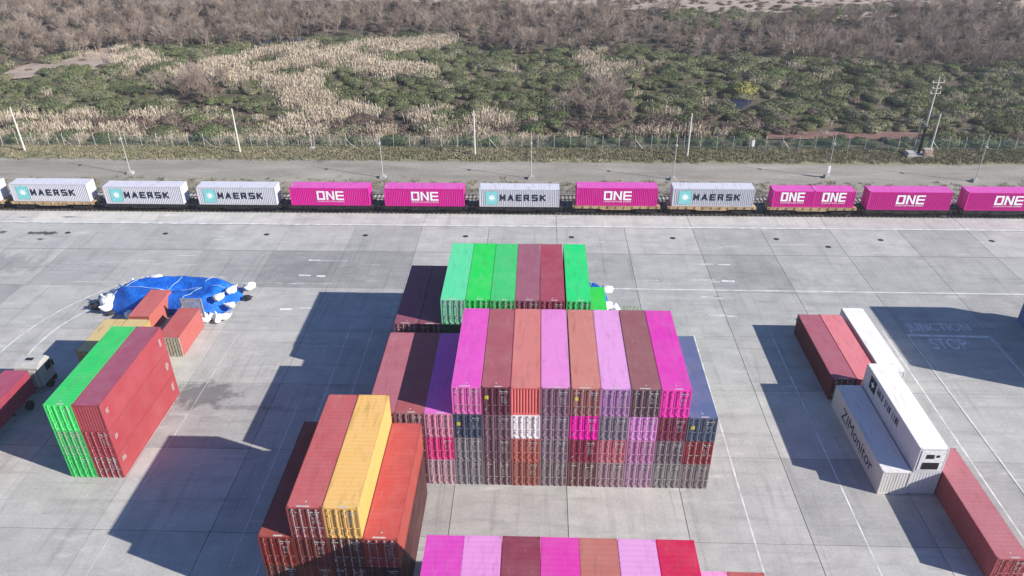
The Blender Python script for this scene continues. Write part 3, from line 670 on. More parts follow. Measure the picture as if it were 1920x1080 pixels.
def train_box(label, x0, z, kind, L=L40, H=H2):
    """lies along the track: local +y of the container points to -x of the world, its left side (-x) faces the yard"""
    white = kind == 'M'
    body = rgb(218,218,226, 1.25) if white else rgb(226,32,160, 1.15); rf = rgb(226,226,240, KT) if white else rgb(234,92,198, KT)
    t = container(label, 'shipping container', (x0, YT+W/2, z), L, H, body, rf, False, -math.pi/2, .075, 'containers on the train', 2, int(x0) % 5, rods=True)
    # local x axis -> world -y?  rz=-90: local x -> -Y world, local y -> +X world
    def face(o, lx, lz, off=.006): o.matrix_basis = Matrix(((0, -1, 0, W/2+off), (1, 0, 0, lx), (0, 0, 1, lz), (0, 0, 0, 1)))
    if white:
        q = MB(); q.box(0, 1.85, 0, .006, 0, 2.15); o = link('emblem_panel', q.mesh('emblem_panel', M_TEAL), t); face(o, .95, .38, .002+.006)
        o = link('star_emblem', star_mesh(), t); face(o, 1.9, 1.5, .015)
        o = link('lettering', stroke_text('MAERSK', 7.0, 1.05, .23, M_NAVY), t)
        o.matrix_basis = Matrix(((0, 0, 1, W/2+.01), (1, 0, 0, 3.15), (0, 1, 0, 1.0), (0, 0, 0, 1)))
    else:
        wl = 4.15 if L > 8 else 3.5; xo = (L-wl)/2+(.1 if L > 8 else -.1)
        o = link('logo_lettering', one_logo(wl, 1.45), t); face(o, xo, .95, .01)
        o = link('lettering', text_mesh('OCEAN NETWORK EXPRESS', wl, .22, M_WHT, .0), t)
        o.matrix_basis = Matrix(((0, 0, 1, W/2+.01), (1, 0, 0, xo), (0, 1, 0, .6), (0, 0, 0, 1)))
    return t
TR = [(-96.1, 'M', 1, 'first'), (-81.75, 'M', 1, 'second'), (-67.05, 'M', 0, 'third'), (-52.4, 'M', 0, 'fourth'), (-37.95, 'O', 0, 'fifth'), (-23.4, 'O', 0, 'sixth'), (-8.85, 'M', 0, 'seventh'),
      (5.95, 'O', 1, 'eighth'), (20.4, 'M', 1, 'ninth'), (35.4, '2', 1, 'tenth'), (49.65, 'O', 0, 'eleventh'), (64.1, 'O', 0, 'twelfth')]
for x0, kd, och, nth in TR:
    zd = 1.56 if och else 1.24
    wagon(f'{"ochre ribbed" if och else "black"} flat wagon, {nth} of the train counting from the left', x0+L40/2, zd, och)
    if kd == '2':
        for j in (0, 1): train_box(f'short pink container with white square lettering, {"left" if j == 0 else "right"} one of the pair sharing a wagon', x0+j*(L20+.08), zd, 'O', L20, H1)
    else:
        train_box(f'{"white container with dark" if kd == "M" else "pink container with white"} lettering on the {nth} train wagon from the left', x0, zd, kd)

# ---------------------------------------------------------------- lamp posts, poles, fence
M_POLE = flat('pole_concrete', (.62,.58,.52), .8, 0, .15, 2)
M_GALV = flat('galvanised_pole', (.55,.54,.50), .5, .2, .15, 2)
def lamp_post(x, y, h, label, box=False):
    t = thing('lamp_post', label, 'lamp post', (x, y, -.09), 0, 'slim lamp posts behind the train')
    m = MB(); m.prism([(-.5,-.5),(.5,-.5),(.5,.5),(-.5,.5)], 0, .35); m.prism([(-.38,-.38),(.38,-.38),(.38,.38),(-.38,.38)], .35, .5); link('footing', m.mesh('footing', M_CONC), t)
    m = MB(); m.tube((0,0,.5), (0,0,h), .085, .05, 8); link('pole', m.mesh('pole', M_GALV), t)
    m = MB(); m.box(-.17, .17, -.2, .1, h-1.95, h-1.75); m.tube((0,0,h-1.85),(0,-.42,h-1.75), .035, n=6); m.tube((0,-.42,h-1.75),(0,-.42,h-1.95),.1,.13,8); link('luminaire', m.mesh('luminaire', M_GALV), t)
    if box:
        m = MB(); m.box(-.22, .22, -.32, -.1, .9, 2.1); link('switch_box', m.mesh('switch_box', M_WHT), t)
for x, y, h, lb, bx in [(-71.0,122.0,8.3,'slim lamp post on dark footing behind the second white train container',0), (-26.5,121.0,8.1,'slim lamp post behind the gap between the two left pink train containers',0),
        (-1.1,121.0,8.2,'slim lamp post behind the white container in the middle of the train',0), (22.9,120.9,8.0,'slim lamp post behind the white train container right of centre',0),
        (49.1,122.3,7.9,'slim lamp post carrying a white switch box low on its pole',1), (73.1,120.9,8.0,'slim lamp post furthest right behind the train',0)]:
    lamp_post(x, y, h, lb, bx)
lamp_post(-42.3, 134.4, 5.3, 'short slim lamp post close to the fence on the left')
for x, y, h, lb in [(-96.0,132.4,8.4,'tall bare concrete pole furthest left by the fence'), (-55.1,132.1,8.4,'tall bare concrete pole by the fence, left of centre'),
        (-11.5,131.7,8.2,'tall bare concrete pole by the fence near the middle'), (27.0,131.5,8.0,'tall bare concrete pole by the fence, right of centre'), (70.4,132.4,7.8,'concrete pole leaning beside the tall two-tone pylon pole')]:
    t = thing('concrete_pole', lb, 'pole', (x, y, -.09), 0, 'bare concrete poles along the fence')
    m = MB(); m.tube((0,0,0), (0,0,h), .19, .12, 8); link('pole', m.mesh('pole', M_POLE), t)
    m = MB(); m.tube((0,0,h), (0,0,h+.1), .14, .1, 8); link('cap', m.mesh('cap', M_POLE), t)
t = thing('utility_pole', 'tall power pole, dark below and pale above, with insulators, on a concrete block', 'power pole', (68.9, 133.2, -.09))
m = MB(); m.box(-2.6, 2.0, -1.6, .6, 0, .5); m.box(-2.4, -1.0, -1.4, .4, .5, .9); link('concrete_block', m.mesh('concrete_block', M_CONC), t)
m = MB(); m.tube((0,0,.5), (0,0,5.4), .26, .22, 8); link('lower_pole', m.mesh('lower_pole', M_STEEL), t)
m = MB(); m.tube((0,0,5.4), (0,0,14.2), .17, .11, 8); link('upper_pole', m.mesh('upper_pole', M_POLE), t)
for z, wd in ((13.2, 1.0), (12.2, .75), (11.3, .9)):
    m = MB(); m.box(-wd, wd, -.04, .04, z-.04, z+.04); ca = link('crossarm', m.mesh('crossarm', M_POLE), t)
    for s in (-1, 0, 1):
        m = MB(); m.tube((s*wd*.9, 0, z+.06), (s*wd*.9, 0, z+.36), .09, .05, 6); link('insulator', m.mesh('insulator', M_WHT), ca)
m = MB(); m.tube((-.9,.2,.5), (-.3,.05,9.5), .035, n=5); link('stay_cable', m.mesh('stay_cable', M_STEEL), t)
m = MB(); m.tube((-.8,.5,.5), (-.8,.5,6.4), .07, n=5); m.box(-.95,-.65,.35,.65,6.2,6.5); link('side_conduit', m.mesh('side_conduit', M_POLE), t)
t = thing('transformer_block', 'rusty pale electrical box on the concrete block between the two poles', 'electrical box', (69.6, 132.0, .41))
m = MB(); m.box(-.5,.9,-.5,.4,0,1.1); m.box(-.3,.1,-.54,-.505,.2,.8); link('cabinet', m.mesh('cabinet', flat('rusty_cabinet', (.42,.28,.22), .7, 0, .4, 2)), t)
m = MB(); m.box(-.55,.95,-.55,.45,1.1,1.18); link('lid', m.mesh('lid', M_CONC), t)

fence = thing('perimeter_fence', 'long green wire mesh fence with pale posts between the verge and the reeds', 'fence', (0, 135.3, -.09))
m = MB(); m.tube((0,0,0), (0,0,2.3), .05, n=5); m.tube((0,0,2.3), (0,.25,2.65), .04, n=5); pme = m.mesh('post', M_GALV)
m = MB()
for z in (.15, 1.0, 1.9, 2.2): m.box(0, 3.0, -.012, .012, z-.012, z+.012)
wme = m.mesh('wire', flat('fence_wire', (.10,.2,.17), .6))
mm, t_, b_ = newmat('green_mesh', .7); b_.inputs['Base Color'].default_value = (.07,.13,.115,1)
P_ = N(t_, 'ShaderNodeTexCoord').outputs['Object']; geo_ = N(t_, 'ShaderNodeNewGeometry').outputs['Position']
tr_ = N(t_, 'ShaderNodeBsdfTransparent'); mx_ = N(t_, 'ShaderNodeMixShader')
sx_ = N(t_, 'ShaderNodeSeparateXYZ'); t_.links.new(geo_, sx_.inputs[0])
def grid_(o): return math_(t_, 'LESS_THAN', math_(t_, 'FRACT', math_(t_, 'MULTIPLY', o, 14.0)), .13)
g_ = math_(t_, 'MAXIMUM', grid_(sx_.outputs[0]), grid_(sx_.outputs[2]))
t_.links.new(g_, mx_.inputs[0]); t_.links.new(tr_.outputs[0], mx_.inputs[1]); t_.links.new(b_.outputs[0], mx_.inputs[2]); t_.links.new(mx_.outputs[0], t_.nodes['Material Output'].inputs['Surface'])
m = MB(); m.quad((0,0,.05), (3,0,.05), (3,0,2.15), (0,0,2.15)); nme = m.mesh('mesh_panel', mm)
br = MB(); br.tube((0,0,1.9), (1.6,0,.05), .035, n=5); bme = br.mesh('brace', M_GALV)
for i in range(84):
    x = -129+i*3.0
    yj = .0
    link('post', pme, fence, (x, yj, 0)); link('wire', wme, fence, (x, yj, 0)); link('mesh_panel', nme, fence, (x, yj+.02, 0))
    if i % 9 == 4: link('brace', bme, fence, (x, yj-.06, 0))
t = thing('marker_board', 'small white board on a post beside the fence', 'sign', (39.5, 134.9, -.09))
m = MB(); m.tube((0,0,0), (0,0,2.7), .06, n=6); link('post', m.mesh('post', M_GALV), t)
m = MB(); m.box(-.25, .25, -.12, -.065, .9, 2.1); link('board', m.mesh('board', M_WHT), t)

# ---------------------------------------------------------------- blue tarpaulin heaps with sand bags
tm, tt, tb = newmat('blue_tarpaulin', .5)
P_ = N(tt, 'ShaderNodeNewGeometry').outputs['Position']
tt.links.new(ramp(tt, noise(tt, P_, .8, 6, .65), [(.3, (.004,.07,.40)), (.5, (.008,.12,.58)), (.72, (.015,.20,.70))]), tb.inputs['Base Color'])
wr = math_(tt, 'ADD', noise(tt, scaled(tt, P_, (1,.35,1)), 1.6, 5, .6, 1.2), math_(tt, 'MULTIPLY', noise(tt, P_, 3.5, 6, .7), .5)); bump(tt, tb, wr, .7, .25)
M_ROPE = flat('pale_rope', (.35,.5,.6), .8); M_BAG = flat('white_sack', (.80,.80,.82), .8, 0, .12, 5); M_BAGB = flat('black_sack', (.03,.03,.035), .7)
def heap_h(u, v, H):
    r = (abs(u)**3.2+abs(v)**3.0)**(1/3.1)
    if r >= 1: return 0
    base = H*min(1, (1-r)*3.4)**.6
    return base*(1-.10*math.sin(u*5.0+.8)-.10*math.cos(v*4+u*3)-.12*math.exp(-((v-.05)/.12)**2)) + .10*math.sin(u*23+v*9)*min(1,(1-r)*5)*.5
def heap(label, cx, cy2, a, b2, H, rz):
    t = thing('tarpaulin_heap', label, 'tarpaulin', (cx, cy2, 0), rz)
    nx, ny = 96, 46; m = MB(); vs = []
    for j in range(ny+1):
        for i in range(nx+1):
            u = -1+2*i/nx; v = -1+2*j/ny
            r = max(abs(u), abs(v)); q = math.hypot(u, v)
            s_ = (r/q if q > 1e-6 else 1); k_ = .55+.45*s_                       # round the corners
            uu, vv = u*k_/max(1, k_), v*k_/max(1, k_)
            vs.append((uu*a+.15*math.sin(v*9), vv*b2+.22*math.sin(u*7+1), .01+heap_h(uu, vv, H)))
    m.add(vs, [(j*(nx+1)+i, j*(nx+1)+i+1, (j+1)*(nx+1)+i+1, (j+1)*(nx+1)+i) for j in range(ny) for i in range(nx)])
    link('sheet', m.mesh('sheet', tm, True), t)
    for us in (-.72, -.08, .42):
        m = MB(); pr = None
        for k in range(25):
            v = -.97+1.94*k/24; u = us+.10*math.sin(v*2.2)+.06*v
            p_ = Vector((u*a, v*b2, heap_h(u, v, H)+.05))
            if pr is not None: m.tube(pr, p_, .035, n=5, caps=False)
            pr = p_
        link('rope', m.mesh('rope', M_ROPE), t)
    m = MB(); pr = None
    for k in range(40):
        u = -.9+1.8*k/39; p_ = Vector((u*a, (.02+.05*math.sin(u*4))*b2, heap_h(u, .02+.05*math.sin(u*4), H)+.06))
        if pr is not None: m.tube(pr, p_, .035, n=5, caps=False)
        pr = p_
    link('rope', m.mesh('rope', M_ROPE), t)
    return t
T1 = (-45.4, 79.9, 8.3, 3.5, 2.15, .03)
heap('large blue tarpaulin heap tied with pale ropes on the left of the yard', *T1)
T2 = (4.6, 80.4, 4.2, 3.4, 1.9, 0)
heap('small blue tarpaulin heap behind the green container at the back of the tall block', *T2)
def bag_mesh(seed, mat):
    r = random.Random(seed); m = MB(); n1, n2 = 12, 7; vs = []
    ph = [r.uniform(0, 6) for _ in range(4)]
    for j in range(n2+1):
        th = math.pi*j/n2
        for i in range(n1):
            a_ = 2*math.pi*i/n1; k_ = 1+.16*math.sin(3*a_+ph[0])*math.sin(th)+.12*math.sin(5*a_+ph[1]+2*th)+.08*math.cos(4*th+ph[2])
            vs.append((.62*k_*math.sin(th)*math.cos(a_), .42*k_*math.sin(th)*math.sin(a_), .36+.36*k_*math.cos(th)))
    m.add(vs, [(j*n1+i, j*n1+(i+1) % n1, (j+1)*n1+(i+1) % n1, (j+1)*n1+i) for j in range(n2) for i in range(n1)])
    m.tube((.5,0,.5), (.8,.1,.62), .1, .03, 6)
    return m.mesh('sack', mat, True)
BW = [bag_mesh(s, M_BAG) for s in range(5)]; BB = [bag_mesh(s+9, M_BAGB) for s in range(3)]
def bag(x, y, z, black, label, grp, s=1.0):
    o = link('sack', random.choice(BB if black else BW), None, (x, y, z)); o.rotation_euler = (random.uniform(-.15,.15), random.uniform(-.15,.15), random.uniform(0, 6.28)); o.scale = (s, s, s*random.uniform(.8, 1.1))
    return tag(o, label, 'sack', grp)
gl = 'sacks along the left end of the tarpaulin'
for x, y, z, b_, s in [(-54.2,78.0,0,1,1.3),(-53.3,78.2,0,0,1.3),(-52.5,77.5,0,0,1.3),(-53.2,79.3,0,0,1.2),(-52.4,78.7,.5,0,1.3),(-53.8,80.0,0,1,1.2),(-52.8,80.4,0,0,1.2),(-52.1,80.0,.6,0,1.1),(-53.2,81.4,0,1,1.1),
        (-52.2,81.6,0,0,1.2),(-51.4,82.0,.3,0,1.1),(-52.4,82.6,0,1,1.0),(-50.8,82.9,0,0,1.1),(-50.1,83.2,.1,0,1.0),(-51.9,76.7,0,1,.9)]:
    nb = globals().get('nb', {}); nb[b_] = nb.get(b_, -1)+1; bag(x, y, z, b_, f'{"black" if b_ else "white"} sack, {NTH[nb[b_]]} of that colour from the near left corner of the blue tarpaulin', gl, s*(1.0 if b_ else 1.55))
for x, y, z, s, lb in [(-49.4,84.0,.5,1.5,'white bundle lying along the far left edge of the blue tarpaulin'), (-48.8,75.6,.2,1.4,'white sack in the shade at the near left corner of the blue tarpaulin'),
        (-38.6,77.6,1.7,1.25,'white sack on the near right slope of the blue tarpaulin'), (-37.6,79.5,1.6,1.2,'white sack resting high on the right end of the blue tarpaulin'), (-37.3,77.6,.7,1.0,'small white sack low on the right end slope of the tarpaulin'),
        (-36.2,81.4,.9,1.4,'white sack at the far right tip of the blue tarpaulin'), (-36.4,82.5,.5,1.0,'smaller white sack just beyond the far right tip of the tarpaulin')]:
    bag(x, y, z, 0, lb, None, s)
for x, y, s in [(-40.6,75.8,1.1),(-39.8,75.5,1.25),(-39.2,76.0,1.2),(-38.3,75.6,1.35),(-37.6,75.9,1.2)]: bag(x, y, 0, 0, f'white sack, {NTH[round((x+40.6)/.75)]} from the left on the ground below the right tarpaulin edge', 'sacks below the near right edge', s)
bag(-36.2, 80.2, .2, 1, 'black sack on the ground off the right end of the blue tarpaulin', None, .9)
bag(8.9, 82.6, .3, 0, 'white sack on the far corner of the small blue tarpaulin', None, 1.4)
bag(8.3, 78.7, .2, 0, 'long white sack folded over the near side of the small blue tarpaulin', None, 1.7)
bag(9.6, 79.0, 0, 0, 'white sack on the ground beside the small blue tarpaulin', None, 1.4)

# ---------------------------------------------------------------- articulated lorry on the left
tk = thing('lorry', 'white lorry tractor with black roof hatch and chassis, carrying a red container on its trailer', 'lorry', (-52.45, 60.4, 0))
M_CAB = flat('cab_paint', (.42,.41,.40), .45, 0, .12, 1.5); M_GLASS, _a, _b = newmat('dark_glass', .1); _b.inputs['Base Color'].default_value = (.02,.025,.03,1)
m = MB()
for s, e in ((-1.22, 1.22),):
    m.prism([(.9, 1.0), (.9, 3.25), (1.5, 3.65), (2.7, 3.7), (3.05, 3.3), (3.2, 2.3), (3.25, 1.0)], s, e, 'x')
cab = link('cab', m.mesh('cab', M_CAB), tk)
m = MB(); m.box(-.38, .38, 1.75, 2.15, 3.69, 3.74); link('roof_hatch', m.mesh('roof_hatch', M_GLASS), cab)
m = MB(); m.prism([(3.13, 2.0), (3.11, 3.0), (3.15, 3.0), (3.25, 2.0)], -1.05, 1.05, 'x'); link('windscreen', m.mesh('windscreen', M_GLASS), cab)
for s in (-1, 1):
    m = MB(); m.box(*sorted((s*1.225, s*1.24)), 2.1, 2.95, 2.1, 2.95); link('side_window', m.mesh('side_window', M_GLASS), cab)
    m = MB(); m.box(*sorted((s*1.3, s*1.5)), 3.0, 3.1, 2.2, 2.9); m.tube((s*1.2, 3.05, 2.8), (s*1.4, 3.05, 2.8), .03, n=5); link('mirror', m.mesh('mirror', M_BLK), cab)
m = MB(); m.box(-1.2, 1.2, .35, .6, 1.3, 3.2); m.tube((-1.0,.25,1.2), (-1.0,.25,3.3), .12, n=8); link('air_deflector', m.mesh('air_deflector', M_CAB), cab)
m = MB(); m.box(-.45, -.3, -2.6, 3.1, .75, 1.0); m.box(.3, .45, -2.6, 3.1, .75, 1.0); m.box(-1.2, 1.2, 2.9, 3.3, .4, 1.0); link('chassis', m.mesh('chassis', M_BLK), tk)
m = MB(); m.box(-.5, -.3, -12.6, .1, 1.05, 1.3); m.box(.3, .5, -12.6, .1, 1.05, 1.3)
for y in (-12.4, -8, -4, -.4): m.box(-1.2, 1.2, y-.12, y+.12, 1.15, 1.36)
link('trailer_frame', m.mesh('trailer_frame', M_BLK), tk)
m = MB(); m.tube((-.16,0,0), (.16,0,0), .5, n=16); m.tube((-.18,0,0), (.18,0,0), .2, n=8); wm = m.mesh('wheel', M_BLK)
for y in (2.2, -1.6, -9.2, -10.4, -11.6):
    for s in (-1.05, 1.05): link('wheel', wm, tk, (s, y, .5))
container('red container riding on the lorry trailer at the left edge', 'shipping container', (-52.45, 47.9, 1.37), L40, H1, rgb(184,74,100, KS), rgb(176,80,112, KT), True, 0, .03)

# ---------------------------------------------------------------- vegetation
def fol_mat(name, stops, dark=.5, rough=.9):
    m, t, b = newmat(name, rough)
    oi = N(t, 'ShaderNodeObjectInfo'); P = N(t, 'ShaderNodeNewGeometry').outputs['Position']
    f = math_(t, 'ADD', math_(t, 'MULTIPLY', noise(t, P, .05, 5), .5), math_(t, 'MULTIPLY', oi.outputs['Random'], .5))
    c = ramp(t, f, stops)
    c = mix(t, 1.0, c, ramp(t, noise(t, P, 2.5, 4, .7), [(.3, (.55,.55,.55)), (.75, (1.35,1.35,1.3))]), 'MULTIPLY')
    t.links.new(c, b.inputs['Base Color']); return m
M_GREEN = fol_mat('evergreen_scrub', [(.2, (.085,.098,.048)), (.38, (.13,.155,.075)), (.50, (.18,.19,.105)), (.60, (.25,.235,.16)), (.72, (.14,.165,.075)), (.85, (.19,.225,.095))])
M_BROWN = fol_mat('bramble_brown', [(.25, (.12,.085,.075)), (.5, (.18,.135,.115)), (.75, (.23,.19,.155))])
M_REED = fol_mat('dry_reed', [(.2, (.40,.325,.25)), (.5, (.54,.455,.365)), (.8, (.66,.57,.47))])
M_TWIG = fol_mat('bare_twig', [(.25, (.20,.15,.125)), (.5, (.32,.25,.215)), (.75, (.43,.35,.30))])
M_TUFT = fol_mat('grass_tuft', [(.25, (.16,.17,.09)), (.5, (.28,.26,.17)), (.75, (.40,.35,.26))])
M_YELW = fol_mat('yellow_broom', [(.2, (.20,.20,.06)), (.8, (.33,.31,.10))])
def shrub_mesh(seed, n, R, H, leaf, name='foliage', mat=None):
    r = np.random.default_rng(seed); nl = 5
    cs = [(r.uniform(-.45,.45)*R, r.uniform(-.45,.45)*R, r.uniform(.25,.55)*H, r.uniform(.45,.7)) for _ in range(nl)]
    V = []; F = []
    for i in range(n):
        c = cs[i % nl]; d = r.normal(size=3); d[2] = abs(d[2])*1.0-.15; d /= np.linalg.norm(d); q = r.uniform(.72, 1.05)
        p = np.array([c[0]+d[0]*R*c[3]*q, c[1]+d[1]*R*c[3]*q, max(.03, c[2]+d[2]*H*c[3]*.8*q)])
        a = r.normal(size=3)*.55+d*0; a -= a.dot(d)*d*.6; a /= np.linalg.norm(a); b = np.cross(d, a)+r.normal(size=3)*.25
        s = leaf*r.uniform(.6, 1.3); k = len(V)
        V += [p-a*s, p+b*s*.55, p+a*s, p-b*s*.55]; F.append((k, k+1, k+2, k+3))
    for c in cs:                                               # inner mass so that no light leaks through
        k = len(V); n1 = 8
        for j, (zz, rr) in enumerate(((0, .6), (.35, .72), (.7, .5))):
            for i in range(n1): V.append((c[0]+R*c[3]*rr*math.cos(i*2*math.pi/n1), c[1]+R*c[3]*rr*math.sin(i*2*math.pi/n1), max(0, c[2]-H*.35+H*c[3]*zz)))
        for j in range(2):
            for i in range(n1): F.append((k+j*n1+i, k+j*n1+(i+1) % n1, k+(j+1)*n1+(i+1) % n1, k+(j+1)*n1+i))
        F.append(tuple(range(k+2*n1, k+3*n1)))
    me = bpy.data.meshes.new(name); me.from_pydata([tuple(map(float, v)) for v in V], [], F); me.materials.append(mat or M_GREEN); return me
def reed_mesh(seed, n, R, H, wd, mat, plume=True):
    r = np.random.default_rng(seed); V = []; F = []
    for i in range(n):
        x, y = r.normal(size=2)*R*.5; h = H*r.uniform(.6, 1.1); a = r.uniform(0, math.pi); lx, ly = r.normal(size=2)*.10*h
        ww = wd*r.uniform(.7, 1.3); dx, dy = math.cos(a)*ww, math.sin(a)*ww; k = len(V)
        V += [(x-dx, y-dy, 0), (x+dx, y+dy, 0), (x+lx+dx*.7, y+ly+dy*.7, h*.8), (x+lx-dx*.7, y+ly-dy*.7, h*.8)]; F.append((k, k+1, k+2, k+3))
        if plume:
            V += [(x+lx-dx*2.2, y+ly-dy*2.2, h*.74), (x+lx+dx*2.2, y+ly+dy*2.2, h*.78), (x+lx*1.3, y+ly*1.3, h)]; F.append((k+4, k+5, k+6))
    me = bpy.data.meshes.new('reed_clump'); me.from_pydata(V, [], F); me.materials.append(mat); return me
def bare_tree(seed, H, spread, dens=1.0):
    r = random.Random(seed); tm_ = MB(); cr = MB()
    def twig(p, d, L, rad, lev):
        q = p+d*L
        (tm_ if lev == 0 else cr).tube(p, q, rad, rad*.6, 4 if lev < 2 else 3, caps=False)
        if lev >= 3: return
        nb = (5, 5, 5)[lev]
        for i in range(int(nb*dens+.5)):
            t = r.uniform(.35, 1.0); a = r.uniform(0, 6.28); s_ = spread*r.uniform(.6, 1.3)
            nd = (d+Vector((math.cos(a)*s_, math.sin(a)*s_, r.uniform(-.05, .5)))).normalized()
            twig(p+d*L*t, nd, L*r.uniform(.45, .7), max(.012, rad*.5), lev+1)
    for s in range(3):
        a = r.uniform(0, 6.28); twig(Vector((r.uniform(-.4,.4), r.uniform(-.4,.4), 0)), Vector((math.cos(a)*.25, math.sin(a)*.25, 1)).normalized(), H*.5, .10, 0)
    return tm_.mesh('trunk', M_TWIG), cr.mesh('crown', M_TWIG)
protos = {}
def coll(name, meshes):
    c = bpy.data.collections.new(name)
    for me in meshes:
        o = bpy.data.objects.new(me.name, me); c.objects.link(o)
    return c
def scatter(name, pts, coll_, scales, rots, mat, kind='stuff'):
    me = bpy.data.meshes.new(name); me.from_pydata(pts, [], [])
    a = me.attributes.new('sc', 'FLOAT', 'POINT'); a.data.foreach_set('value', np.asarray(scales, dtype=np.float32))
    a = me.attributes.new('rz', 'FLOAT', 'POINT'); a.data.foreach_set('value', np.asarray(rots, dtype=np.float32))
    o = link(name, me); me.materials.append(mat)
    ng = bpy.data.node_groups.new(name, 'GeometryNodeTree')
    ng.interface.new_socket('Geometry', in_out='INPUT', socket_type='NodeSocketGeometry'); ng.interface.new_socket('Geometry', in_out='OUTPUT', socket_type='NodeSocketGeometry')
    gi = ng.nodes.new('NodeGroupInput'); go = ng.nodes.new('NodeGroupOutput'); ip = ng.nodes.new('GeometryNodeInstanceOnPoints'); ci = ng.nodes.new('GeometryNodeCollectionInfo')
    ci.inputs['Collection'].default_value = coll_; ci.inputs['Separate Children'].default_value = True; ci.inputs['Reset Children'].default_value = True
    ip.inputs['Pick Instance'].default_value = True
    ns = ng.nodes.new('GeometryNodeInputNamedAttribute'); ns.data_type = 'FLOAT'; ns.inputs['Name'].default_value = 'sc'
    nr = ng.nodes.new('GeometryNodeInputNamedAttribute'); nr.data_type = 'FLOAT'; nr.inputs['Name'].default_value = 'rz'
    cx = ng.nodes.new('ShaderNodeCombineXYZ'); ri = ng.nodes.new('FunctionNodeRandomValue'); ri.data_type = 'INT'
    ri.inputs['Min'].default_value = 0; ri.inputs['Max'].default_value = len(coll_.objects)-1
    L_ = ng.links.new
    L_(gi.outputs[0], ip.inputs['Points']); L_(ci.outputs[0], ip.inputs['Instance']); L_(nr.outputs[0], cx.inputs[2]); L_(cx.outputs[0], ip.inputs['Rotation'])
    L_(ns.outputs[0], ip.inputs['Scale']); L_(ri.outputs[2], ip.inputs['Instance Index']); L_(ip.outputs[0], go.inputs[0])
    md = o.modifiers.new('scatter', 'NODES'); md.node_group = ng
    o['kind'] = kind; return o
def inside(P, poly):
    x, y = P[:, 0], P[:, 1]; r = np.zeros(len(P), bool); n = len(poly)
    for i in range(n):
        x1, y1 = poly[i]; x2, y2 = poly[(i+1) % n]
        c = ((y1 > y) != (y2 > y)) & (x < (x2-x1)*(y-y1)/((y2-y1) or 1e-9)+x1); r ^= c
    return r
def inz(P, z):
    r = np.zeros(len(P), bool)
    for poly in ZONES[z]: r |= inside(P, poly)
    return r
NP = 60000
P = np.column_stack([rng.uniform(-330, 300, NP), rng.uniform(137.4, 400, NP)])
P = P[(np.abs(P[:, 0]+14) < P[:, 1]*.70+30)]
J = P+np.column_stack([3*np.sin(P[:, 1]*.9)+rng.normal(size=len(P))*1.3, 2*np.sin(P[:, 0]*.7)+rng.normal(size=len(P))*1.5])
def nz(Q, f, s): return np.sin(Q[:, 0]*f+s)*np.cos(Q[:, 1]*f*1.3-s)+.6*np.sin(Q[:, 0]*f*2.3-Q[:, 1]*f*1.7+2*s)
def shift(Q, dy): return Q+np.array([0, dy])
open_ = inz(P, 'SAND') | inz(J, 'FIELD') | inz(P, 'RED') | inz(P, 'POND')
brown = inz(J, 'BROWN') & ~open_; reed = inz(J, 'REED') & inz(shift(P, 5), 'REED') & ~open_ & ~brown & (nz(P, .16, 1)+.5*nz(P, .45, 2) > -.25)
bare = (inz(J, 'BARE') | (P[:, 1] > 300)) & ~open_ & ~reed & ~brown
green = ~(open_ | reed | brown | bare)
U = rng.random(len(P))
dist = P[:, 1]
def pts_of(mask): return [(float(x), float(y), -.05) for x, y in P[mask]]
def go_(name, mask, cl, s0, s1, mat):
    n = int(mask.sum()); return scatter(name, pts_of(mask), cl, rng.uniform(s0, s1, n), rng.uniform(0, 6.28, n), mat)
SH = [shrub_mesh(i, 620, 1.5, 1.15, .115) for i in range(5)]
c_sh = coll('shrub_kinds', SH)
SHL = [shrub_mesh(40+i, 900, 2.1, 1.15, .125) for i in range(4)]
c_shl = coll('large_shrub_kinds', SHL)
c_br = coll('bramble_kinds', [shrub_mesh(20+i, 480, 1.5, .95, .11, mat=M_BROWN) for i in range(3)])
c_re = coll('reed_kinds', [reed_mesh(i, 80, 2.1, 1.9, .032, M_REED) for i in range(4)])
TREES = [bare_tree(i, h, .75) for i, h in enumerate((6.0, 7.0, 5.2, 6.6))]
c_tr = coll('tree_kinds', [x for t2 in TREES for x in (t2[1],)])
sparse = rng.random(len(P))
big_ = green & (U < .20) & (nz(P, .22, 2) > -.5)
go_('green_scrub', green & (U > .2) & (U < .62) & (nz(P, .3, 5) > -1.2), c_sh, .5, 1.1, M_GREEN)
go_('tall_green_scrub', big_, c_shl, .9, 1.75, M_GREEN)
go_('scrub_on_dry_field', (inz(J, 'FIELD') | (inz(P, 'SAND') & (U < .03))) & (U < .16), c_br, .5, 1.3, M_BROWN)
go_('scrub_among_reeds', reed & (U < .08), c_sh, .6, 1.3, M_GREEN)
go_('grey_brush', green & (U > .985) & (P[:, 1] < 230), c_tr, .25, .55, M_TWIG)
go_('brown_scrub', green & (U > .93) & (U < .985), c_br, .6, 1.3, M_BROWN)
go_('scrub_undergrowth', bare & (U < .25), c_br, .6, 1.2, M_BROWN)
go_('dark_bramble_band', brown & (U < .8), c_br, .9, 1.7, M_BROWN)
go_('bare_woodland', bare & (U > .80) , c_tr, .55, 1.25, M_TWIG)
NR = 30000
P0 = P
P = np.column_stack([rng.uniform(-200, 130, NR), rng.uniform(137.2, 235, NR)])
J = P+rng.normal(size=P.shape)*1.0
rm = inz(J, 'REED') & inz(shift(P, 5), 'REED') & ~inz(P, 'POND') & ~inz(P, 'BROWN') & (nz(P, .16, 1)+.5*nz(P, .45, 2) > -.25) & (rng.random(NR) < .72) & (P[:, 1] > 142)
low = (P[:, 1] < 142) & (P[:, 0] < 8) & (rng.random(NR) < .5)
go_('low_reed_strip', low, c_re, .38, .75, M_REED)
go_('reed_bed', rm, c_re, .7, 1.25, M_REED)
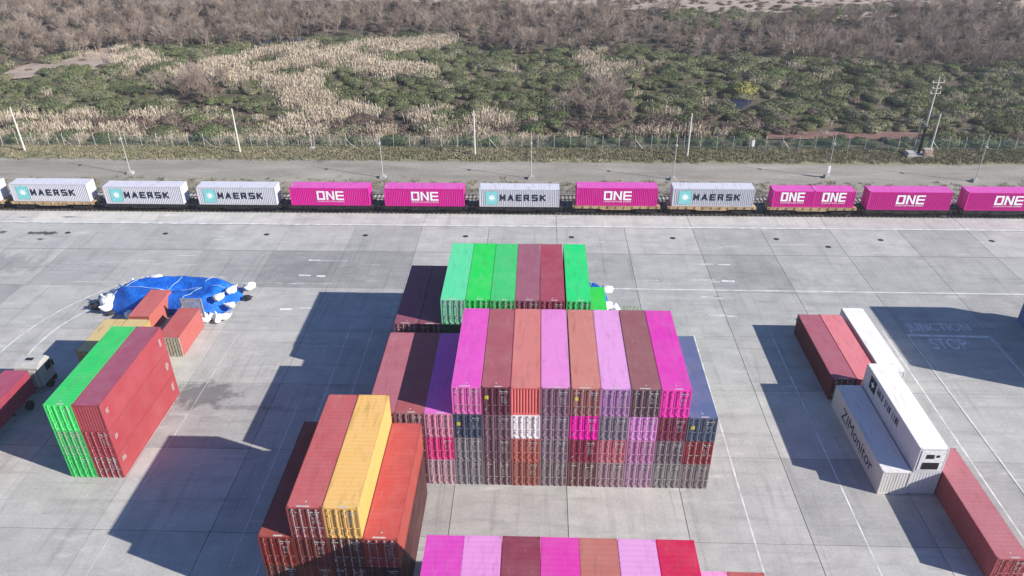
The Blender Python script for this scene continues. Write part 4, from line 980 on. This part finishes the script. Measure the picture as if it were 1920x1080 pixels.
rm2 = ~inz(J, 'REED') & (rng.random(NR) < .03) & (P[:, 1] < 225) & (nz(P, .09, 3) > .2)
go_('scattered_reeds', rm2, c_re, .5, .9, M_REED)
rm3 = inz(P, 'SAND') & (rng.random(NR) < .4)
c_tf = coll('tuft_kinds', [reed_mesh(60+i, 26, .9, .42, .05, M_TUFT, False) for i in range(3)])
NV = 16000
P = np.column_stack([rng.uniform(-150, 130, NV), rng.triangular(128.5, 134.5, 136.8, NV)])
go_('verge_grass', rng.random(NV) < .8, c_tf, .4, 1.2, M_TUFT)
P = np.column_stack([rng.uniform(-130, 110, 1500), rng.choice([114.2, 116.5, 118.6], 1500)+rng.normal(size=1500)*.9])
go_('track_weeds', np.ones(1500, bool), c_tf, .3, .9, M_TUFT)
# individual shrubs and bare trees that stand apart
def shrub_at(x, y, s, label, mat=None, grp=None, me=None):
    o = thing('shrub', label, 'shrub', (x, y, -.05), random.uniform(0, 6.28), grp); o.scale = (s, s, s)
    link('foliage', me or random.choice(SH), o); return o
yb = shrub_mesh(77, 900, 1.6, 1.4, .13, mat=M_YELW)
shrub_at(45.0, 169.3, 2.2, 'bright yellow green bush beside the small blue pond on the right', me=yb)
for x, y, s, lb in [(-62.0,205.0,1.7,'dark rounded bush amid the pale reeds, left of the centre of the reed bed'), (-47.5,207.5,1.9,'broad dark bush amid the pale reeds near their far edge'), (-36.0,209.0,1.5,'dark bush amid the far right part of the pale reeds'),
                    (-71.0,197.0,1.3,'small dark bush at the left part of the pale reed bed'), (-30.5,160.0,1.4,'dark bush in the reeds just behind the fence left of centre'), (-44.0,156.0,1.2,'low dark bush in the nearer reed patch left of centre')]:
    shrub_at(x, y, s, lb)
def tree_at(x, y, s, k, label, grp=None):
    o = thing('bare_tree', label, 'tree', (x, y, -.05), random.uniform(0, 6.28), grp); o.scale = (s, s, s)
    tr, cr = TREES[k]; link('trunk', tr, o); link('crown', cr, o)
for i, (x, y, s) in enumerate([(10.5,153,.9),(13,156,1.0),(16,158,1.05),(12,161,.9),(17,153,.8),(9,158,.8)]): tree_at(x, y, s, i % 4, f'leafless grey tree, {NTH[i]} of the small clump right of centre behind the fence', 'leafless clump right of centre')
for i, (x, y, s) in enumerate([(-10,212,1.1),(-3,210,1.2),(4,209,1.15),(-18,216,1.1),(-30,231,1.2),(-34,233,1.3),(-27,236,1.3)]): tree_at(x, y, s, i % 4, f'pale leafless tree, {NTH[i]} of the row at the wood edge near the middle', 'leafless trees at the wood edge near the middle')
for i in range(24): tree_at(-128+i*2.6+random.uniform(-1,1), 209+i*.5+random.uniform(-3,3), random.uniform(.9,1.3), i % 4, f'purplish leafless tree, {NTH[i]} from the left in the thicket behind the sandy patch', 'leafless thicket on the left')
for i in range(26): tree_at(38+i*3.3+random.uniform(-1,1), 207-i*.6+random.uniform(-3,3), random.uniform(.8,1.15), i % 4, f'greyish leafless tree, {NTH[i]} from the left along the wood edge on the right', 'leafless wood edge on the right')

# ---------------------------------------------------------------- thin air haze over the whole place
m = MB(); m.box(-2560, 2560, -640, 3560, -1.3, 52)
hm = bpy.data.materials.new('haze'); hm.use_nodes = True; hn = hm.node_tree; hn.nodes.remove(hn.nodes['Principled BSDF'])
vol = hn.nodes.new('ShaderNodeVolumePrincipled'); vol.inputs['Color'].default_value = (.93,.93,.95,1); vol.inputs['Density'].default_value = .00032; vol.inputs['Anisotropy'].default_value = .2
hn.links.new(vol.outputs[0], hn.nodes['Material Output'].inputs['Volume'])
tag(link('haze', m.mesh('haze', hm)), kind='stuff')
